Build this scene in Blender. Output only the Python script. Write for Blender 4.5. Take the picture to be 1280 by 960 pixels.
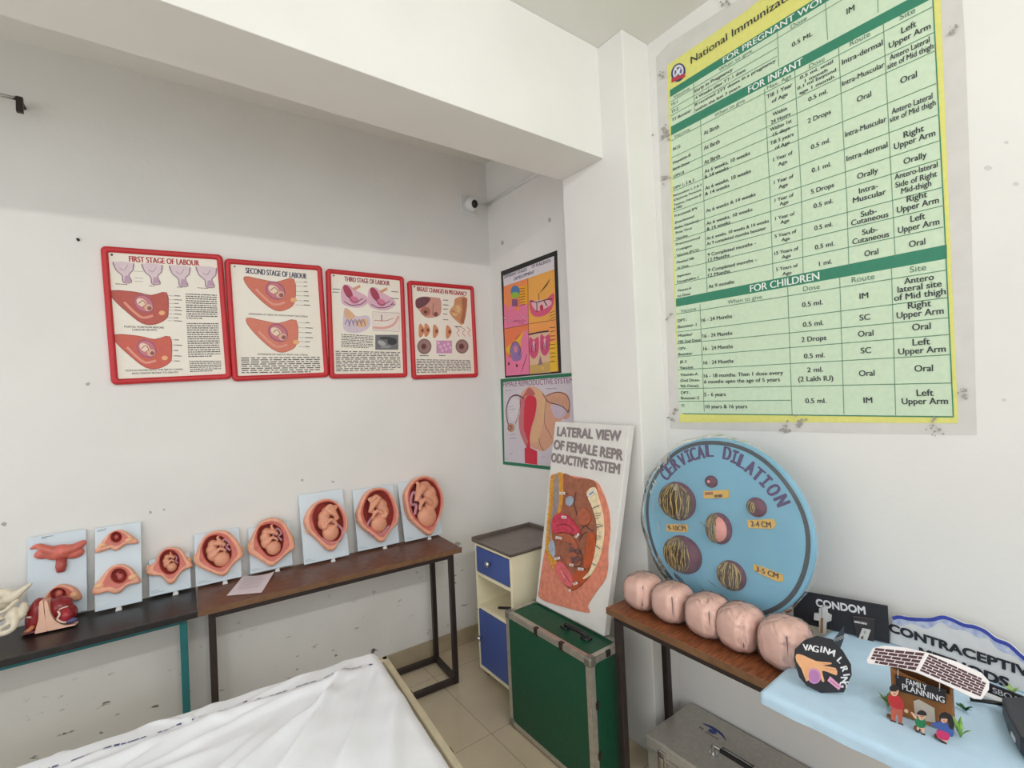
import bpy, bmesh, math, random
import numpy as np
from mathutils import Vector, Matrix
random.seed(7)
RNG = np.random.default_rng(5)
for o in list(bpy.data.objects): bpy.data.objects.remove(o)
SC = bpy.context.scene
COL = SC.collection

# ------------------------------------------------------------------ camera
F, CX, CY, H = 605.0, 640.0, 480.0, 1.65
_vx = np.array([1460-CX, 450-CY, F]); _vx /= np.linalg.norm(_vx)
_vy = np.array([195-CX, 508-CY, F]); _vy -= _vx*_vx.dot(_vy); _vy /= np.linalg.norm(_vy)
ROT = np.stack([_vx, _vy, np.cross(_vx, _vy)])
EYE = np.array([0, 0, H])
cam = bpy.data.cameras.new('camera'); camo = bpy.data.objects.new('camera', cam); COL.objects.link(camo)
cam.sensor_width = 36; cam.lens = F/1280*36; cam.clip_start = .02
M4 = Matrix.Identity(4)
for i in range(3):
    M4[i][0] = ROT[i, 0]; M4[i][1] = -ROT[i, 1]; M4[i][2] = -ROT[i, 2]; M4[i][3] = EYE[i]
camo.matrix_world = M4
SC.camera = camo

# ------------------------------------------------------------------ light
SC.view_settings.view_transform = 'Standard'; SC.view_settings.look = 'None'
SC.view_settings.gamma = 1; SC.view_settings.use_curve_mapping = False
SC.view_settings.exposure = 0.2
W = bpy.data.worlds.new('world'); SC.world = W; W.use_nodes = True
W.node_tree.nodes['Background'].inputs[0].default_value = (0.95, 0.95, 0.955, 1)
W.node_tree.nodes['Background'].inputs[1].default_value = 1.32

def area_light(name, loc, target, sx, sy, power, col):
    l = bpy.data.lights.new(name, 'AREA'); l.shape = 'RECTANGLE'; l.size = sx; l.size_y = sy
    l.energy = power; l.color = col
    o = bpy.data.objects.new(name, l); COL.objects.link(o); o.location = loc
    o.rotation_euler = (Vector(target)-Vector(loc)).to_track_quat('-Z', 'Y').to_euler()
    return o
area_light('tube_light', (0.25, -1.25, 3.16), (0.35, 2.2, 1.5), 2.4, 0.05, 26, (1.0, 0.98, 0.94))
area_light('window_daylight', (-2.5, -.9, 1.9), (1.7, .9, .6), 1.6, 1.2, 9, (0.66, 0.84, 1.0))

# ------------------------------------------------------------------ helpers
def ray(p):
    return ROT @ np.array([p[0]-CX, p[1]-CY, F])
def hit(p, O, N):
    d = ray(p); t = np.dot(np.array(O)-EYE, N)/np.dot(d, N); return EYE+t*d
def onz(p, z): return hit(p, (0, 0, z), (0, 0, 1))
def nrm(v): v = np.array(v, float); return v/np.linalg.norm(v)

def lin(c):
    return tuple(((x/255)/12.92 if x/255 <= .04045 else ((x/255+.055)/1.055)**2.4) for x in c)
MATS = {}
def mat(name, rgb, rough=.6, metal=0., var=.06, scale=30., bump=0., bscale=60., spec=.5, rgb2=None, stretch=None, alpha=1.):
    if name in MATS: return MATS[name]
    m = bpy.data.materials.new(name); m.use_nodes = True; nt = m.node_tree; b = nt.nodes['Principled BSDF']
    c = lin(rgb)
    tc = nt.nodes.new('ShaderNodeTexCoord'); src = tc.outputs['Object']
    if stretch:
        mp = nt.nodes.new('ShaderNodeMapping'); mp.inputs['Scale'].default_value = stretch
        nt.links.new(src, mp.inputs[0]); src = mp.outputs[0]
    n = nt.nodes.new('ShaderNodeTexNoise'); n.inputs['Scale'].default_value = scale; n.inputs['Detail'].default_value = 4
    nt.links.new(src, n.inputs['Vector'])
    r = nt.nodes.new('ShaderNodeValToRGB')
    c2 = lin(rgb2) if rgb2 else tuple(min(1, x*(1+var)) for x in c)
    c1 = c if rgb2 else tuple(x*(1-var) for x in c)
    r.color_ramp.elements[0].color = (*c1, 1); r.color_ramp.elements[1].color = (*c2, 1)
    r.color_ramp.elements[0].position = .35; r.color_ramp.elements[1].position = .68
    nt.links.new(n.outputs[0], r.inputs[0]); nt.links.new(r.outputs[0], b.inputs['Base Color'])
    b.inputs['Roughness'].default_value = rough; b.inputs['Metallic'].default_value = metal
    b.inputs['Specular IOR Level'].default_value = spec; b.inputs['Alpha'].default_value = alpha
    if bump:
        n2 = nt.nodes.new('ShaderNodeTexNoise'); n2.inputs['Scale'].default_value = bscale
        bp = nt.nodes.new('ShaderNodeBump'); bp.inputs['Strength'].default_value = bump; bp.inputs['Distance'].default_value = .01
        nt.links.new(tc.outputs['Object'], n2.inputs['Vector'])
        nt.links.new(n2.outputs[0], bp.inputs['Height']); nt.links.new(bp.outputs[0], b.inputs['Normal'])
    MATS[name] = m; return m
def ink(rgb, rough=.55, var=.03):
    return mat('ink_%d_%d_%d' % tuple(rgb), rgb, rough, var=var, scale=60)

def root_loc(p):
    v = np.zeros(3)
    while p is not None:
        v += np.array(p.location); p = p.parent
    return v
def link_mesh(name, verts, faces, mats, mi=None, parent=None, smooth=False, loc=None):
    off = root_loc(parent) if parent is not None else (np.array(loc) if loc is not None else np.zeros(3))
    V = np.asarray(verts, float)-off
    me = bpy.data.meshes.new(name)
    me.from_pydata(V.tolist(), [], [list(map(int, f)) for f in faces])
    if not isinstance(mats, (list, tuple)): mats = [mats]
    for m in mats: me.materials.append(m)
    if mi is not None: me.polygons.foreach_set('material_index', np.array(mi, np.int32))
    if smooth: me.polygons.foreach_set('use_smooth', np.ones(len(me.polygons), bool))
    me.update()
    o = bpy.data.objects.new(name, me); COL.objects.link(o)
    if parent is not None: o.parent = parent
    elif loc is not None: o.location = loc
    return o
def thing(name, label, cat, loc, group=None):
    o = bpy.data.objects.new(name, None); COL.objects.link(o); o.location = tuple(map(float, loc)); o.empty_display_size = .05
    return tag(o, label, cat, group)
def tag(o, label, cat, group=None):
    o['label'] = label; o['category'] = cat
    if group: o['group'] = group
    return o
def struct(o): o['kind'] = 'structure'; return o

class MB:
    """collects shapes, built as one mesh"""
    def __init__(s): s.v = []; s.f = []; s.m = []; s.k = 0
    def add(s, V, Fc, k=None):
        n = len(s.v); s.v += [tuple(map(float, p)) for p in V]; s.f += [[i+n for i in f] for f in Fc]
        s.m += [s.k if k is None else k]*len(Fc); return s
    def box(s, lo, hi, R=None, C=None, k=None):
        P = [(x, y, z) for x in (lo[0], hi[0]) for y in (lo[1], hi[1]) for z in (lo[2], hi[2])]
        if R is not None: P = [np.array(C)+np.array(R) @ np.array(p) for p in P]
        return s.add(P, [[0, 1, 3, 2], [4, 6, 7, 5], [0, 4, 5, 1], [2, 3, 7, 6], [0, 2, 6, 4], [1, 5, 7, 3]], k)
    def bar(s, a, b, w, h=None, up=(0, 0, 1), k=None):
        a = np.array(a, float); b = np.array(b, float); d = nrm(b-a); h = h or w
        u = np.cross(d, up)
        if np.linalg.norm(u) < 1e-4: u = np.cross(d, (0, 1, 0))
        u = nrm(u); v = np.cross(u, d)
        P = [q+sx*u*w/2+sy*v*h/2 for q in (a, b) for sx, sy in ((-1, -1), (1, -1), (1, 1), (-1, 1))]
        return s.add(P, [[3, 2, 1, 0], [4, 5, 6, 7], [0, 1, 5, 4], [1, 2, 6, 5], [2, 3, 7, 6], [3, 0, 4, 7]], k)
    def tube(s, pts, r, n=8, k=None, closed=False):
        P = [np.array(p, float) for p in pts]; L = len(P)
        rr = r if hasattr(r, '__len__') else [r]*L
        ref = np.array([.3, .5, .81]); V = []; Fc = []
        for i in range(L):
            if closed: d = P[(i+1) % L]-P[i-1]
            else: d = P[min(i+1, L-1)]-P[max(i-1, 0)]
            d = nrm(d+1e-9); u = nrm(np.cross(d, ref)); w = np.cross(d, u)
            V += [P[i]+rr[i]*(math.cos(2*math.pi*j/n)*u+math.sin(2*math.pi*j/n)*w) for j in range(n)]
        for i in range(L if closed else L-1):
            for j in range(n):
                a = i*n+j; b = i*n+(j+1) % n; i2 = (i+1) % L
                Fc.append([a, b, i2*n+(j+1) % n, i2*n+j])
        if not closed: Fc += [list(range(n))[::-1], [(L-1)*n+j for j in range(n)]]
        return s.add(V, Fc, k)
    def ell(s, c, r, R=None, n=20, m=12, k=None):
        V = []; Fc = []
        R = np.eye(3) if R is None else np.array(R)
        for i in range(1, m):
            t = math.pi*i/m
            for j in range(n):
                p = 2*math.pi*j/n
                V.append(np.array(c)+R @ np.array([r[0]*math.sin(t)*math.cos(p), r[1]*math.sin(t)*math.sin(p), r[2]*math.cos(t)]))
        V.append(np.array(c)+R @ np.array([0, 0, r[2]])); V.append(np.array(c)-R @ np.array([0, 0, r[2]]))
        T = len(V)-2; B = len(V)-1
        for i in range(m-2):
            for j in range(n): Fc.append([i*n+j, (i+1)*n+j, (i+1)*n+(j+1) % n, i*n+(j+1) % n])
        for j in range(n):
            Fc.append([T, j, (j+1) % n]); Fc.append([B, (m-2)*n+(j+1) % n, (m-2)*n+j])
        return s.add(V, Fc, k)
    def prism(s, pts, d, k=None):
        """polygon pts (3d) extruded by vector d"""
        P = [np.array(p, float) for p in pts]; n = len(P); d = np.array(d, float)
        Fc = [list(range(n)), [2*n-1-i for i in range(n)]]+[[i, i+n, (i+1) % n+n, (i+1) % n] for i in range(n)]
        # orientation: front polygon faces away from d
        nn = sum((np.cross(P[i]-P[0], P[(i+1) % n]-P[0]) for i in range(n)), np.zeros(3))
        if np.dot(nn, d) > 0: Fc = [f[::-1] for f in Fc]
        return s.add(P+[p+d for p in P], Fc, k)
    def build(s, name, mats, parent=None, smooth=False, bevel=0, loc=None, seg=2):
        o = link_mesh(name, s.v, s.f, mats, s.m, parent, smooth, loc)
        if bevel:
            b = o.modifiers.new('bevel', 'BEVEL'); b.width = bevel; b.segments = seg; b.limit_method = 'ANGLE'; b.angle_limit = .6
        return o
    def blob(s, name, m, parent=None, voxel=.003, it=4, loc=None, zmin=None):
        """all shapes fused into one continuous surface"""
        V = np.array(s.v); me = bpy.data.meshes.new('t'); me.from_pydata(V.tolist(), [], s.f)
        o = bpy.data.objects.new('t', me); COL.objects.link(o)
        r = o.modifiers.new('r', 'REMESH'); r.mode = 'VOXEL'; r.voxel_size = voxel; r.use_smooth_shade = True
        q = o.modifiers.new('s', 'SMOOTH'); q.iterations = it; q.factor = .5
        bpy.context.view_layer.update()
        dg = bpy.context.evaluated_depsgraph_get(); me2 = bpy.data.meshes.new_from_object(o.evaluated_get(dg))
        vs = np.empty(len(me2.vertices)*3); me2.vertices.foreach_get('co', vs); vs = vs.reshape(-1, 3)
        fs = [list(p.vertices) for p in me2.polygons]
        if zmin is not None: vs[:, 2] = np.maximum(vs[:, 2], zmin)
        bpy.data.objects.remove(o); bpy.data.meshes.remove(me2)
        return link_mesh(name, vs, fs, m, None, parent, True, loc)

# ---- text outlines
_TC = {}
def glyphs(s, bold):
    key = (s, bold)
    if key in _TC: return _TC[key]
    c = bpy.data.curves.new('t', 'FONT'); c.body = s; c.size = 1; c.resolution_u = 4
    o = bpy.data.objects.new('t', c); COL.objects.link(o); bpy.context.view_layer.update()
    me = bpy.data.meshes.new_from_object(o.evaluated_get(bpy.context.evaluated_depsgraph_get()))
    V = np.array([v.co[:2] for v in me.vertices]).reshape(-1, 2); Fc = [list(p.vertices) for p in me.polygons]
    bpy.data.objects.remove(o); bpy.data.meshes.remove(me); bpy.data.curves.remove(c)
    if bold and len(V):
        n = len(V); V = np.concatenate([np.c_[V-[bold, 0], np.zeros(n)], np.c_[V+[bold, 0], np.full(n, .0002)]]+([np.c_[V, np.full(n, .0001)]] if bold > .03 else [])); Fc = Fc+[[i+n for i in f] for f in Fc]+([[i+2*n for i in f] for f in Fc] if bold > .03 else [])
    if len(V) and V.shape[1] == 2: V = np.c_[V, np.zeros(len(V))]
    _TC[key] = (V, Fc); return _TC[key]
CAP = None
def cap():
    global CAP
    if CAP is None: CAP = glyphs('H', 0.0)[0][:, 1].max()
    return CAP

class Sheet:
    """flat artwork on a plane: origin O, axes U, V; drawn in metres"""
    def __init__(s, O, U, V):
        s.O = np.array(O, float); s.U = nrm(U); V = np.array(V, float); s.V = nrm(V-s.U*np.dot(V, s.U)); s.N = np.cross(s.U, s.V)
        s.v = []; s.f = []; s.m = []; s.mats = []; s.L = 1; s.eps = .0004; s.zf = (0, 0, 1)
    def uv(s, p):
        q = hit(p, s.O, s.N)-s.O; return np.array([q.dot(s.U), q.dot(s.V)])
    def zoom(s, x0, y0, k): s.zf = (x0, y0, k); return s
    def Z(s, *pts):
        x0, y0, k = s.zf
        return [s.uv((x0+a*k, y0+b*k)) for a, b in pts]
    def w(s, uv, h=0.): return s.O+s.U*uv[0]+s.V*uv[1]+s.N*h
    def _m(s, m):
        if isinstance(m, (tuple, list)): m = ink(m)
        if m not in s.mats: s.mats.append(m)
        return s.mats.index(m)
    def mesh(s, UV, Fc, m, L=None):
        n = len(s.v); s.c = getattr(s, 'c', 0)+1; h = (s.L if L is None else L)*s.eps+min(s.c*4e-6, s.eps*.9)
        s.v += [s.w(p, h+(p[2] if len(p) > 2 else 0)) for p in UV]
        for f in Fc:
            a = 0.
            for i in range(len(f)):
                p, q = UV[f[i]], UV[f[(i+1) % len(f)]]; a += p[0]*q[1]-p[1]*q[0]
            s.f.append([i+n for i in (f if a > 0 else f[::-1])])
        s.m += [s._m(m)]*len(Fc); return s
    def poly(s, pts, m, L=None): return s.mesh(pts, [list(range(len(pts)))], m, L)
    def zpoly(s, pts, m, L=None, smooth=0):
        if smooth: pts = catmull(pts, smooth)
        return s.poly(s.Z(*pts), m, L)
    def rect(s, a, b, m, L=None): return s.poly([(a[0], a[1]), (b[0], a[1]), (b[0], b[1]), (a[0], b[1])], m, L)
    def zrect(s, a, b, m, L=None): return s.zpoly([(a[0], a[1]), (b[0], a[1]), (b[0], b[1]), (a[0], b[1])], m, L)
    def zell(s, c, rx, ry, m, L=None, rot=0., n=20):
        P = []
        for i in range(n):
            t = 2*math.pi*i/n; x = rx*math.cos(t); y = ry*math.sin(t)
            P.append((c[0]+x*math.cos(rot)-y*math.sin(rot), c[1]+x*math.sin(rot)+y*math.cos(rot)))
        return s.zpoly(P, m, L)
    def stroke(s, P, wd, m, L=None, closed=False):
        P = [np.array(p, float) for p in P]; n = len(P); A = []; B = []
        for i in range(n):
            d = (P[(i+1) % n]-P[i-1]) if closed else (P[min(i+1, n-1)]-P[max(i-1, 0)])
            d = d/(np.linalg.norm(d)+1e-12); q = np.array([-d[1], d[0]])*wd/2
            A.append(P[i]+q); B.append(P[i]-q)
        Fc = [[i, (i+1) % n, n+(i+1) % n, n+i] for i in range(n if closed else n-1)]
        return s.mesh(A+B, Fc, m, L)
    def zstroke(s, pts, wz, m, L=None, closed=False, smooth=0):
        if smooth: pts = catmull(pts, smooth, closed)
        a, b = s.Z(pts[0], (pts[0][0], pts[0][1]+wz)); return s.stroke(s.Z(*pts), np.linalg.norm(b-a), m, L, closed)
    def ztext(s, t, l, r, ch, m, L=None, bold=.02):
        """text whose mid-line runs from zoom point l to r, cap height ch (zoom px)"""
        V, Fc = glyphs(t, bold)
        if not len(V): return s
        a, b = s.Z(l, r); mid = ((l[0]+r[0])/2, (l[1]+r[1])/2)
        p, q = s.Z((mid[0], mid[1]+ch/2), (mid[0], mid[1]-ch/2))
        d = b-a; W_ = np.linalg.norm(d); d = d/W_; n = np.array([-d[1], d[0]]); hgt = abs(np.dot(q-p, n))
        x0, x1 = V[:, 0].min(), V[:, 0].max()
        X = (V[:, 0]-x0)/(x1-x0)*W_; Y = (V[:, 1]/cap()-.5)*hgt
        return s.mesh([(*(a+d*x+n*y), z) for x, y, z in zip(X, Y, V[:, 2])], Fc, m, L)
    def heavy(s, t, l, r, ch, m, L=1, bold=.05):
        for k, (dx, dy) in enumerate(((0, 0), (.03, .05), (-.03, -.05), (0, .07))): s.ztext(t, (l[0]+dx*ch, l[1]+dy*ch), (r[0]+dx*ch, r[1]+dy*ch), ch, m, L+k*.5, bold)
        return s
    def zlines(s, quad, rows, m, th=.45, L=None):
        """rows of small illegible print filling a quad tl,tr,br,bl: broken dark dashes"""
        tl, tr, br, bl = [np.array(q, float) for q in s.Z(*quad)]
        for i in range(rows):
            a0 = tl+(bl-tl)*(i+.1)/rows; a1 = tl+(bl-tl)*(i+.1+th)/rows; b0 = tr+(br-tr)*(i+.1)/rows; b1 = tr+(br-tr)*(i+.1+th)/rows
            x = 0.; end = 1. if i < rows-1 else random.uniform(.4, .9)
            while x < end:
                l = min(random.uniform(.03, .11), end-x)
                s.mesh([a0+(b0-a0)*x, a0+(b0-a0)*(x+l), a1+(b1-a1)*(x+l), a1+(b1-a1)*x], [[0, 1, 2, 3]], m, L)
                x += l+random.uniform(.012, .025)
        return s
    def build(s, name, parent=None, loc=None):
        return link_mesh(name, s.v, s.f, s.mats, s.m, parent, False, loc)

def catmull(P, k=4, closed=True):
    P = [np.array(p, float) for p in P]; n = len(P); out = []
    rng = range(n) if closed else range(n-1)
    for i in rng:
        if closed: p0, p1, p2, p3 = P[i-1], P[i], P[(i+1) % n], P[(i+2) % n]
        else: p0, p1, p2, p3 = P[max(i-1, 0)], P[i], P[i+1], P[min(i+2, n-1)]
        for j in range(k):
            t = j/k
            out.append(.5*((2*p1)+(-p0+p2)*t+(2*p0-5*p1+4*p2-p3)*t*t+(-p0+3*p1-3*p2+p3)*t**3))
    if not closed: out.append(P[-1])
    return out

# ------------------------------------------------------------------ room
ZC = 3.25; XB = 1.92; XC = 1.735
SLA = -.037
def ya(x): return 2.80+SLA*(x-1.92)
UA = nrm((1, SLA, 0)); NA = np.array([UA[1], -UA[0], 0.])     # wall A: direction and inward normal
OA = np.array([0, ya(0), 0.])

def wall_mat(name, rgb, dirt=False):
    m = mat(name, rgb, .75, var=.02, scale=3, bump=.08, bscale=40, spec=.25)
    if not dirt: return m
    nt = m.node_tree; b = nt.nodes['Principled BSDF']; base = b.inputs['Base Color'].links[0].from_socket
    g = nt.nodes.new('ShaderNodeNewGeometry'); sx = nt.nodes.new('ShaderNodeSeparateXYZ'); nt.links.new(g.outputs['Position'], sx.inputs[0])
    def ramp(src, a, b_, lo=0., hi=1.):
        r = nt.nodes.new('ShaderNodeMapRange'); r.inputs[1].default_value = a; r.inputs[2].default_value = b_
        r.inputs[3].default_value = lo; r.inputs[4].default_value = hi; nt.links.new(src, r.inputs[0]); return r.outputs[0]
    def mul(a, c):
        q = nt.nodes.new('ShaderNodeMath'); q.operation = 'MULTIPLY'; nt.links.new(a, q.inputs[0]); nt.links.new(c, q.inputs[1]); return q.outputs[0]
    low = ramp(sx.outputs[2], .72, .25)
    mp = nt.nodes.new('ShaderNodeMapping'); mp.inputs['Rotation'].default_value = (0, .7, 0); mp.inputs['Scale'].default_value = (1, 1, 2.2)
    nt.links.new(g.outputs['Position'], mp.inputs[0])
    n1 = nt.nodes.new('ShaderNodeTexNoise'); n1.inputs['Scale'].default_value = 15; n1.inputs['Detail'].default_value = 5; nt.links.new(mp.outputs[0], n1.inputs['Vector'])
    spots = mul(ramp(n1.outputs[0], .665, .73), low)
    n2 = nt.nodes.new('ShaderNodeTexNoise'); n2.inputs['Scale'].default_value = 2.2; nt.links.new(g.outputs['Position'], n2.inputs['Vector'])
    haze = mul(ramp(n2.outputs[0], .42, .75, 0., .35), low)
    for fac, colr in ((haze, (176, 168, 150)), (spots, (92, 88, 80))):
        mx = nt.nodes.new('ShaderNodeMix'); mx.data_type = 'RGBA'; nt.links.new(fac, mx.inputs[0]); nt.links.new(base, mx.inputs[6])
        mx.inputs[7].default_value = (*lin(colr), 1); base = mx.outputs[2]
    nt.links.new(base, b.inputs['Base Color'])
    return m
M_WALL = wall_mat('white_wall_paint', (233, 232, 229))
M_WALLA = wall_mat('white_wall_paint_scuffed', (233, 232, 229), True)
M_CEIL = mat('ceiling_paint', (234, 233, 227), .8, var=.015, scale=3)

def floor_mat():
    m = mat('beige_floor_tile', (204, 190, 164), .22, var=.05, scale=5, spec=.5)
    nt = m.node_tree; b = nt.nodes['Principled BSDF']; base = b.inputs['Base Color'].links[0].from_socket
    g = nt.nodes.new('ShaderNodeNewGeometry'); mp = nt.nodes.new('ShaderNodeMapping'); mp.inputs['Location'].default_value = (-1.255+.6*4, -.20+.6*4, 0)
    nt.links.new(g.outputs['Position'], mp.inputs[0])
    br = nt.nodes.new('ShaderNodeTexBrick'); br.offset = 0; br.inputs['Scale'].default_value = 1; br.inputs['Brick Width'].default_value = .6; br.inputs['Row Height'].default_value = .6
    br.inputs['Mortar Size'].default_value = .0018; br.inputs['Mortar Smooth'].default_value = .2
    nt.links.new(mp.outputs[0], br.inputs['Vector'])
    mx = nt.nodes.new('ShaderNodeMix'); mx.data_type = 'RGBA'; nt.links.new(br.outputs['Fac'], mx.inputs[0]); nt.links.new(base, mx.inputs[6])
    mx.inputs[7].default_value = (*lin((152, 138, 114)), 1); nt.links.new(mx.outputs[2], b.inputs['Base Color'])
    return m
M_FLOOR = floor_mat()
XL, YN = -2.8, -2.8
struct(MB().box((XL, YN, -.1), (2.05, 3.1, 0)).build('floor', M_FLOOR))
struct(MB().box((XL, YN, ZC), (2.05, 3.1, ZC+.1)).build('ceiling', M_CEIL))
struct(MB().box((XL-.12, YN, 0), (XL, 1.6, 1.25)).build('shade_wall_left', M_WALL))          # unseen low wall, added to block low light and darken under the benches
struct(MB().box((XL, YN-.12, 0), (2.04, YN, 1.0)).build('shade_wall_front', M_WALL))  # unseen low wall behind the camera, also added to cut low light
# wall with the four framed panels
a = np.array([XL, ya(XL), 0]); b = np.array([2.05, ya(2.05), 0])
struct(MB().prism([a, b, b+[0, 0, ZC], a+[0, 0, ZC]], -NA*.12).build('wall_back', M_WALLA))
struct(MB().box((XB, YN, 0), (XB+.12, 2.90, ZC)).build('wall_right', M_WALL))
struct(MB().box((XC, 1.40, 0), (XB+.001, 1.832, ZC)).build('trim_1', M_WALL, bevel=.004))      # column
struct(MB().box((XL, 1.545, 2.724), (XC+.001, 1.832, ZC)).build('trim_2', M_WALL, bevel=.003))     # beam
M_SKIRT = mat('beige_skirting_tile', (176, 162, 136), .35, var=.08, scale=9)
a = OA+UA*(XL)+NA*.0; b = OA+UA*(1.915)
struct(MB().prism([a, b, b+[0, 0, .10], a+[0, 0, .10]], NA*.012).build('baseboard_back', M_SKIRT, bevel=.002))
struct(MB().box((XB-.012, 1.832, 0), (XB, 2.79, .10)).build('baseboard_right', M_SKIRT, bevel=.002))

# ------------------------------------------------------------------ common materials
M_BLACKSTEEL = mat('dark_brown_steel', (48, 38, 36), .45, var=.12, scale=25)
M_TEAL = mat('teal_painted_steel', (32, 108, 112), .45, var=.12, scale=14)
M_WOOD = mat('walnut_laminate', (84, 50, 34), .4, rgb2=(128, 84, 62), scale=7, stretch=(3, 14, 3), bump=.03)
M_WOODR = mat('reddish_walnut_laminate', (104, 56, 32), .4, rgb2=(158, 96, 60), scale=7, stretch=(3, 22, 3), bump=.03)
M_WOODEDGE = mat('laminate_edge', (120, 86, 58), .55, var=.15, scale=20)
M_DARKWOOD = mat('near_black_laminate', (34, 29, 27), .35, var=.35, scale=10, stretch=(3, 12, 3))
M_CHROME = mat('chrome', (205, 205, 205), .2, 1., var=.04)
M_ALU = mat('aluminium_trim', (196, 192, 184), .38, .75, var=.1, scale=40)
M_BLACKPL = mat('black_plastic', (28, 28, 30), .4, var=.1)
M_WHITEPL = mat('white_plastic', (228, 230, 230), .4, var=.02)

# ------------------------------------------------------------------ benches along the back wall
ZB = .765
def bench(name, label, P0, d, length, depth, ztop, mtop, medge, mleg, insets, foot=True, legs_at=None):
    """P0 front-left corner on the floor plan, d along the length, depth to the left of d"""
    d = nrm((*d, 0)); q = np.array([-d[1], d[0], 0.]); P0 = np.array([*P0, 0.])
    t = thing(name, label, 'bench', P0+d*length/2+q*depth/2)
    R = np.stack([d, q, [0, 0, 1]], 1)
    m = MB().box((0, 0, ztop-.026), (length, depth, ztop), R, P0)
    top = m.build('bench_top', mtop, t, bevel=.002)
    MB().box((0, -.0025, ztop-.026), (length, 0, ztop-.002), R, P0).build('edge_band', medge, t)
    i0, i1, ff, fb = insets
    w = .028; zt = ztop-.027
    pt = lambda x, y, z: P0+d*x+q*y+np.array([0, 0, z])
    X = [i0, length-i1]; Y = [ff, depth-fb]
    for x in X:
        for y in Y: MB().bar(pt(x, y, 0.004), pt(x, y, zt), w, up=d).build('leg', mleg, t, bevel=.003)
    for y in Y: MB().bar(pt(X[0], y, zt-.014), pt(X[1], y, zt-.014), w).build('apron_rail', mleg, t, bevel=.002)
    for x in X: MB().bar(pt(x, Y[0], zt-.0145), pt(x, Y[1], zt-.0145), w*.98).build('end_rail', mleg, t, bevel=.002)
    if foot:
        for y in Y: MB().bar(pt(X[0], y, .022), pt(X[1], y, .022), w).build('foot_rail', mleg, t, bevel=.002)
        for x in X: MB().bar(pt(x, Y[0], .0225), pt(x, Y[1], .0225), w*.98).build('foot_end_rail', mleg, t, bevel=.002)
    return t
bench('bench', 'narrow walnut-topped bench with black steel legs along the back wall, holding five womb models', (.120, 2.506), (1, -.062), 1.262, .335, ZB, M_WOOD, M_WOODEDGE, M_BLACKSTEEL, (.05, .055, .035, .03))
bench('bench', 'black-topped bench on teal steel legs at the left end of the back wall', (-1.155, 2.544), (1, -.030), 1.2745, .335, ZB, M_DARKWOOD, M_DARKWOOD, M_TEAL, (.06, .052, .06, .03), foot=False)
# bench beside the right wall
bench('bench', 'reddish-brown bench against the right wall under the round blue board', (1.452, 1.393), (-.022, -1), 1.27, .345, .75, M_WOODR, M_WOODEDGE, M_BLACKSTEEL, (.035, .06, .03, .03), foot=False)

# ------------------------------------------------------------------ bedside cabinet
def cabinet():
    x0, x1, y0, y1 = 1.478, 1.895, 2.085, 2.447
    M_CREAM = mat('cream_enamel', (243, 234, 204), .4, var=.04, scale=6)
    M_BLUE = mat('blue_enamel', (70, 92, 160), .42, var=.06, scale=8)
    M_TOP = mat('grey_brown_steel_tray', (128, 118, 110), .35, .4, var=.12, scale=10)
    t = thing('bedside_cabinet', 'cream bedside locker with blue drawer and door, standing in the back corner', 'cabinet', ((x0+x1)/2, (y0+y1)/2, 0))
    m = MB(); zb, zt = .045, .775; e = .018
    m.box((x0, y0, zb), (x1, y0+e, zt)); m.box((x0, y1-e, zb), (x1, y1, zt)); m.box((x1-e, y0+e, zb), (x1, y1-e, zt))
    for za in (zb, .395, .585, zt-.02): m.box((x0, y0+e, za), (x1-e, y1-e, za+.02))
    m.build('carcass', M_CREAM, t, bevel=.002)
    m = MB(); m.box((x0-.012, y0-.012, zt), (x1+.006, y1+.012, zt+.008))
    for lo, hi in (((x0-.012, y1+.002, zt), (x1+.006, y1+.012, zt+.028)), ((x1-.004, y0-.012, zt), (x1+.006, y1+.012, zt+.028)), ((x0-.012, y0-.012, zt), (x1+.006, y0-.004, zt+.016)), ((x0-.012, y0-.012, zt), (x0-.004, y1+.012, zt+.016))): m.box(lo, hi)
    m.build('tray_top', M_TOP, t, bevel=.003)
    dr = MB().box((x0-.004, y0+.022, .610), (x0+.3, y1-.022, .752)).build('drawer', M_BLUE, t, bevel=.002)
    MB().tube([(x0-.004, 2.28, .69), (x0-.02, 2.28, .69)], .007).ell((x0-.026, 2.28, .69), (.012, .017, .017)).build('knob', M_CHROME, dr, True)
    do = MB().box((x0-.004, y0+.022, .070), (x0+.012, y1-.022, .392)).build('door', M_BLUE, t, bevel=.002)
    MB().tube([(x0-.004, y1-.045, .235), (x0-.02, y1-.045, .235)], .007).ell((x0-.026, y1-.045, .235), (.012, .016, .016)).build('knob', M_CHROME, do, True)
    for cx in (x0+.04, x1-.04):
        for cy in (y0+.03, y1-.03):
            MB().tube([(cx, cy-.012, .022), (cx, cy+.012, .022)], .021, 16).box((cx-.008, cy-.008, .03), (cx+.008, cy+.008, .05)).build('caster', mat('grey_caster', (150, 140, 122), .5), t, True)
    # pen-like dark rod lying in the open niche
    tag(MB().tube([(x0+.05, 2.30, .422), (x0+.19, 2.14, .424)], .007, 10).build('rod', M_BLACKPL, None, True, loc=(x0+.12, 2.22, .42)), 'thin black rod lying in the open shelf of the cream locker', 'rod')
cabinet()

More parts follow.
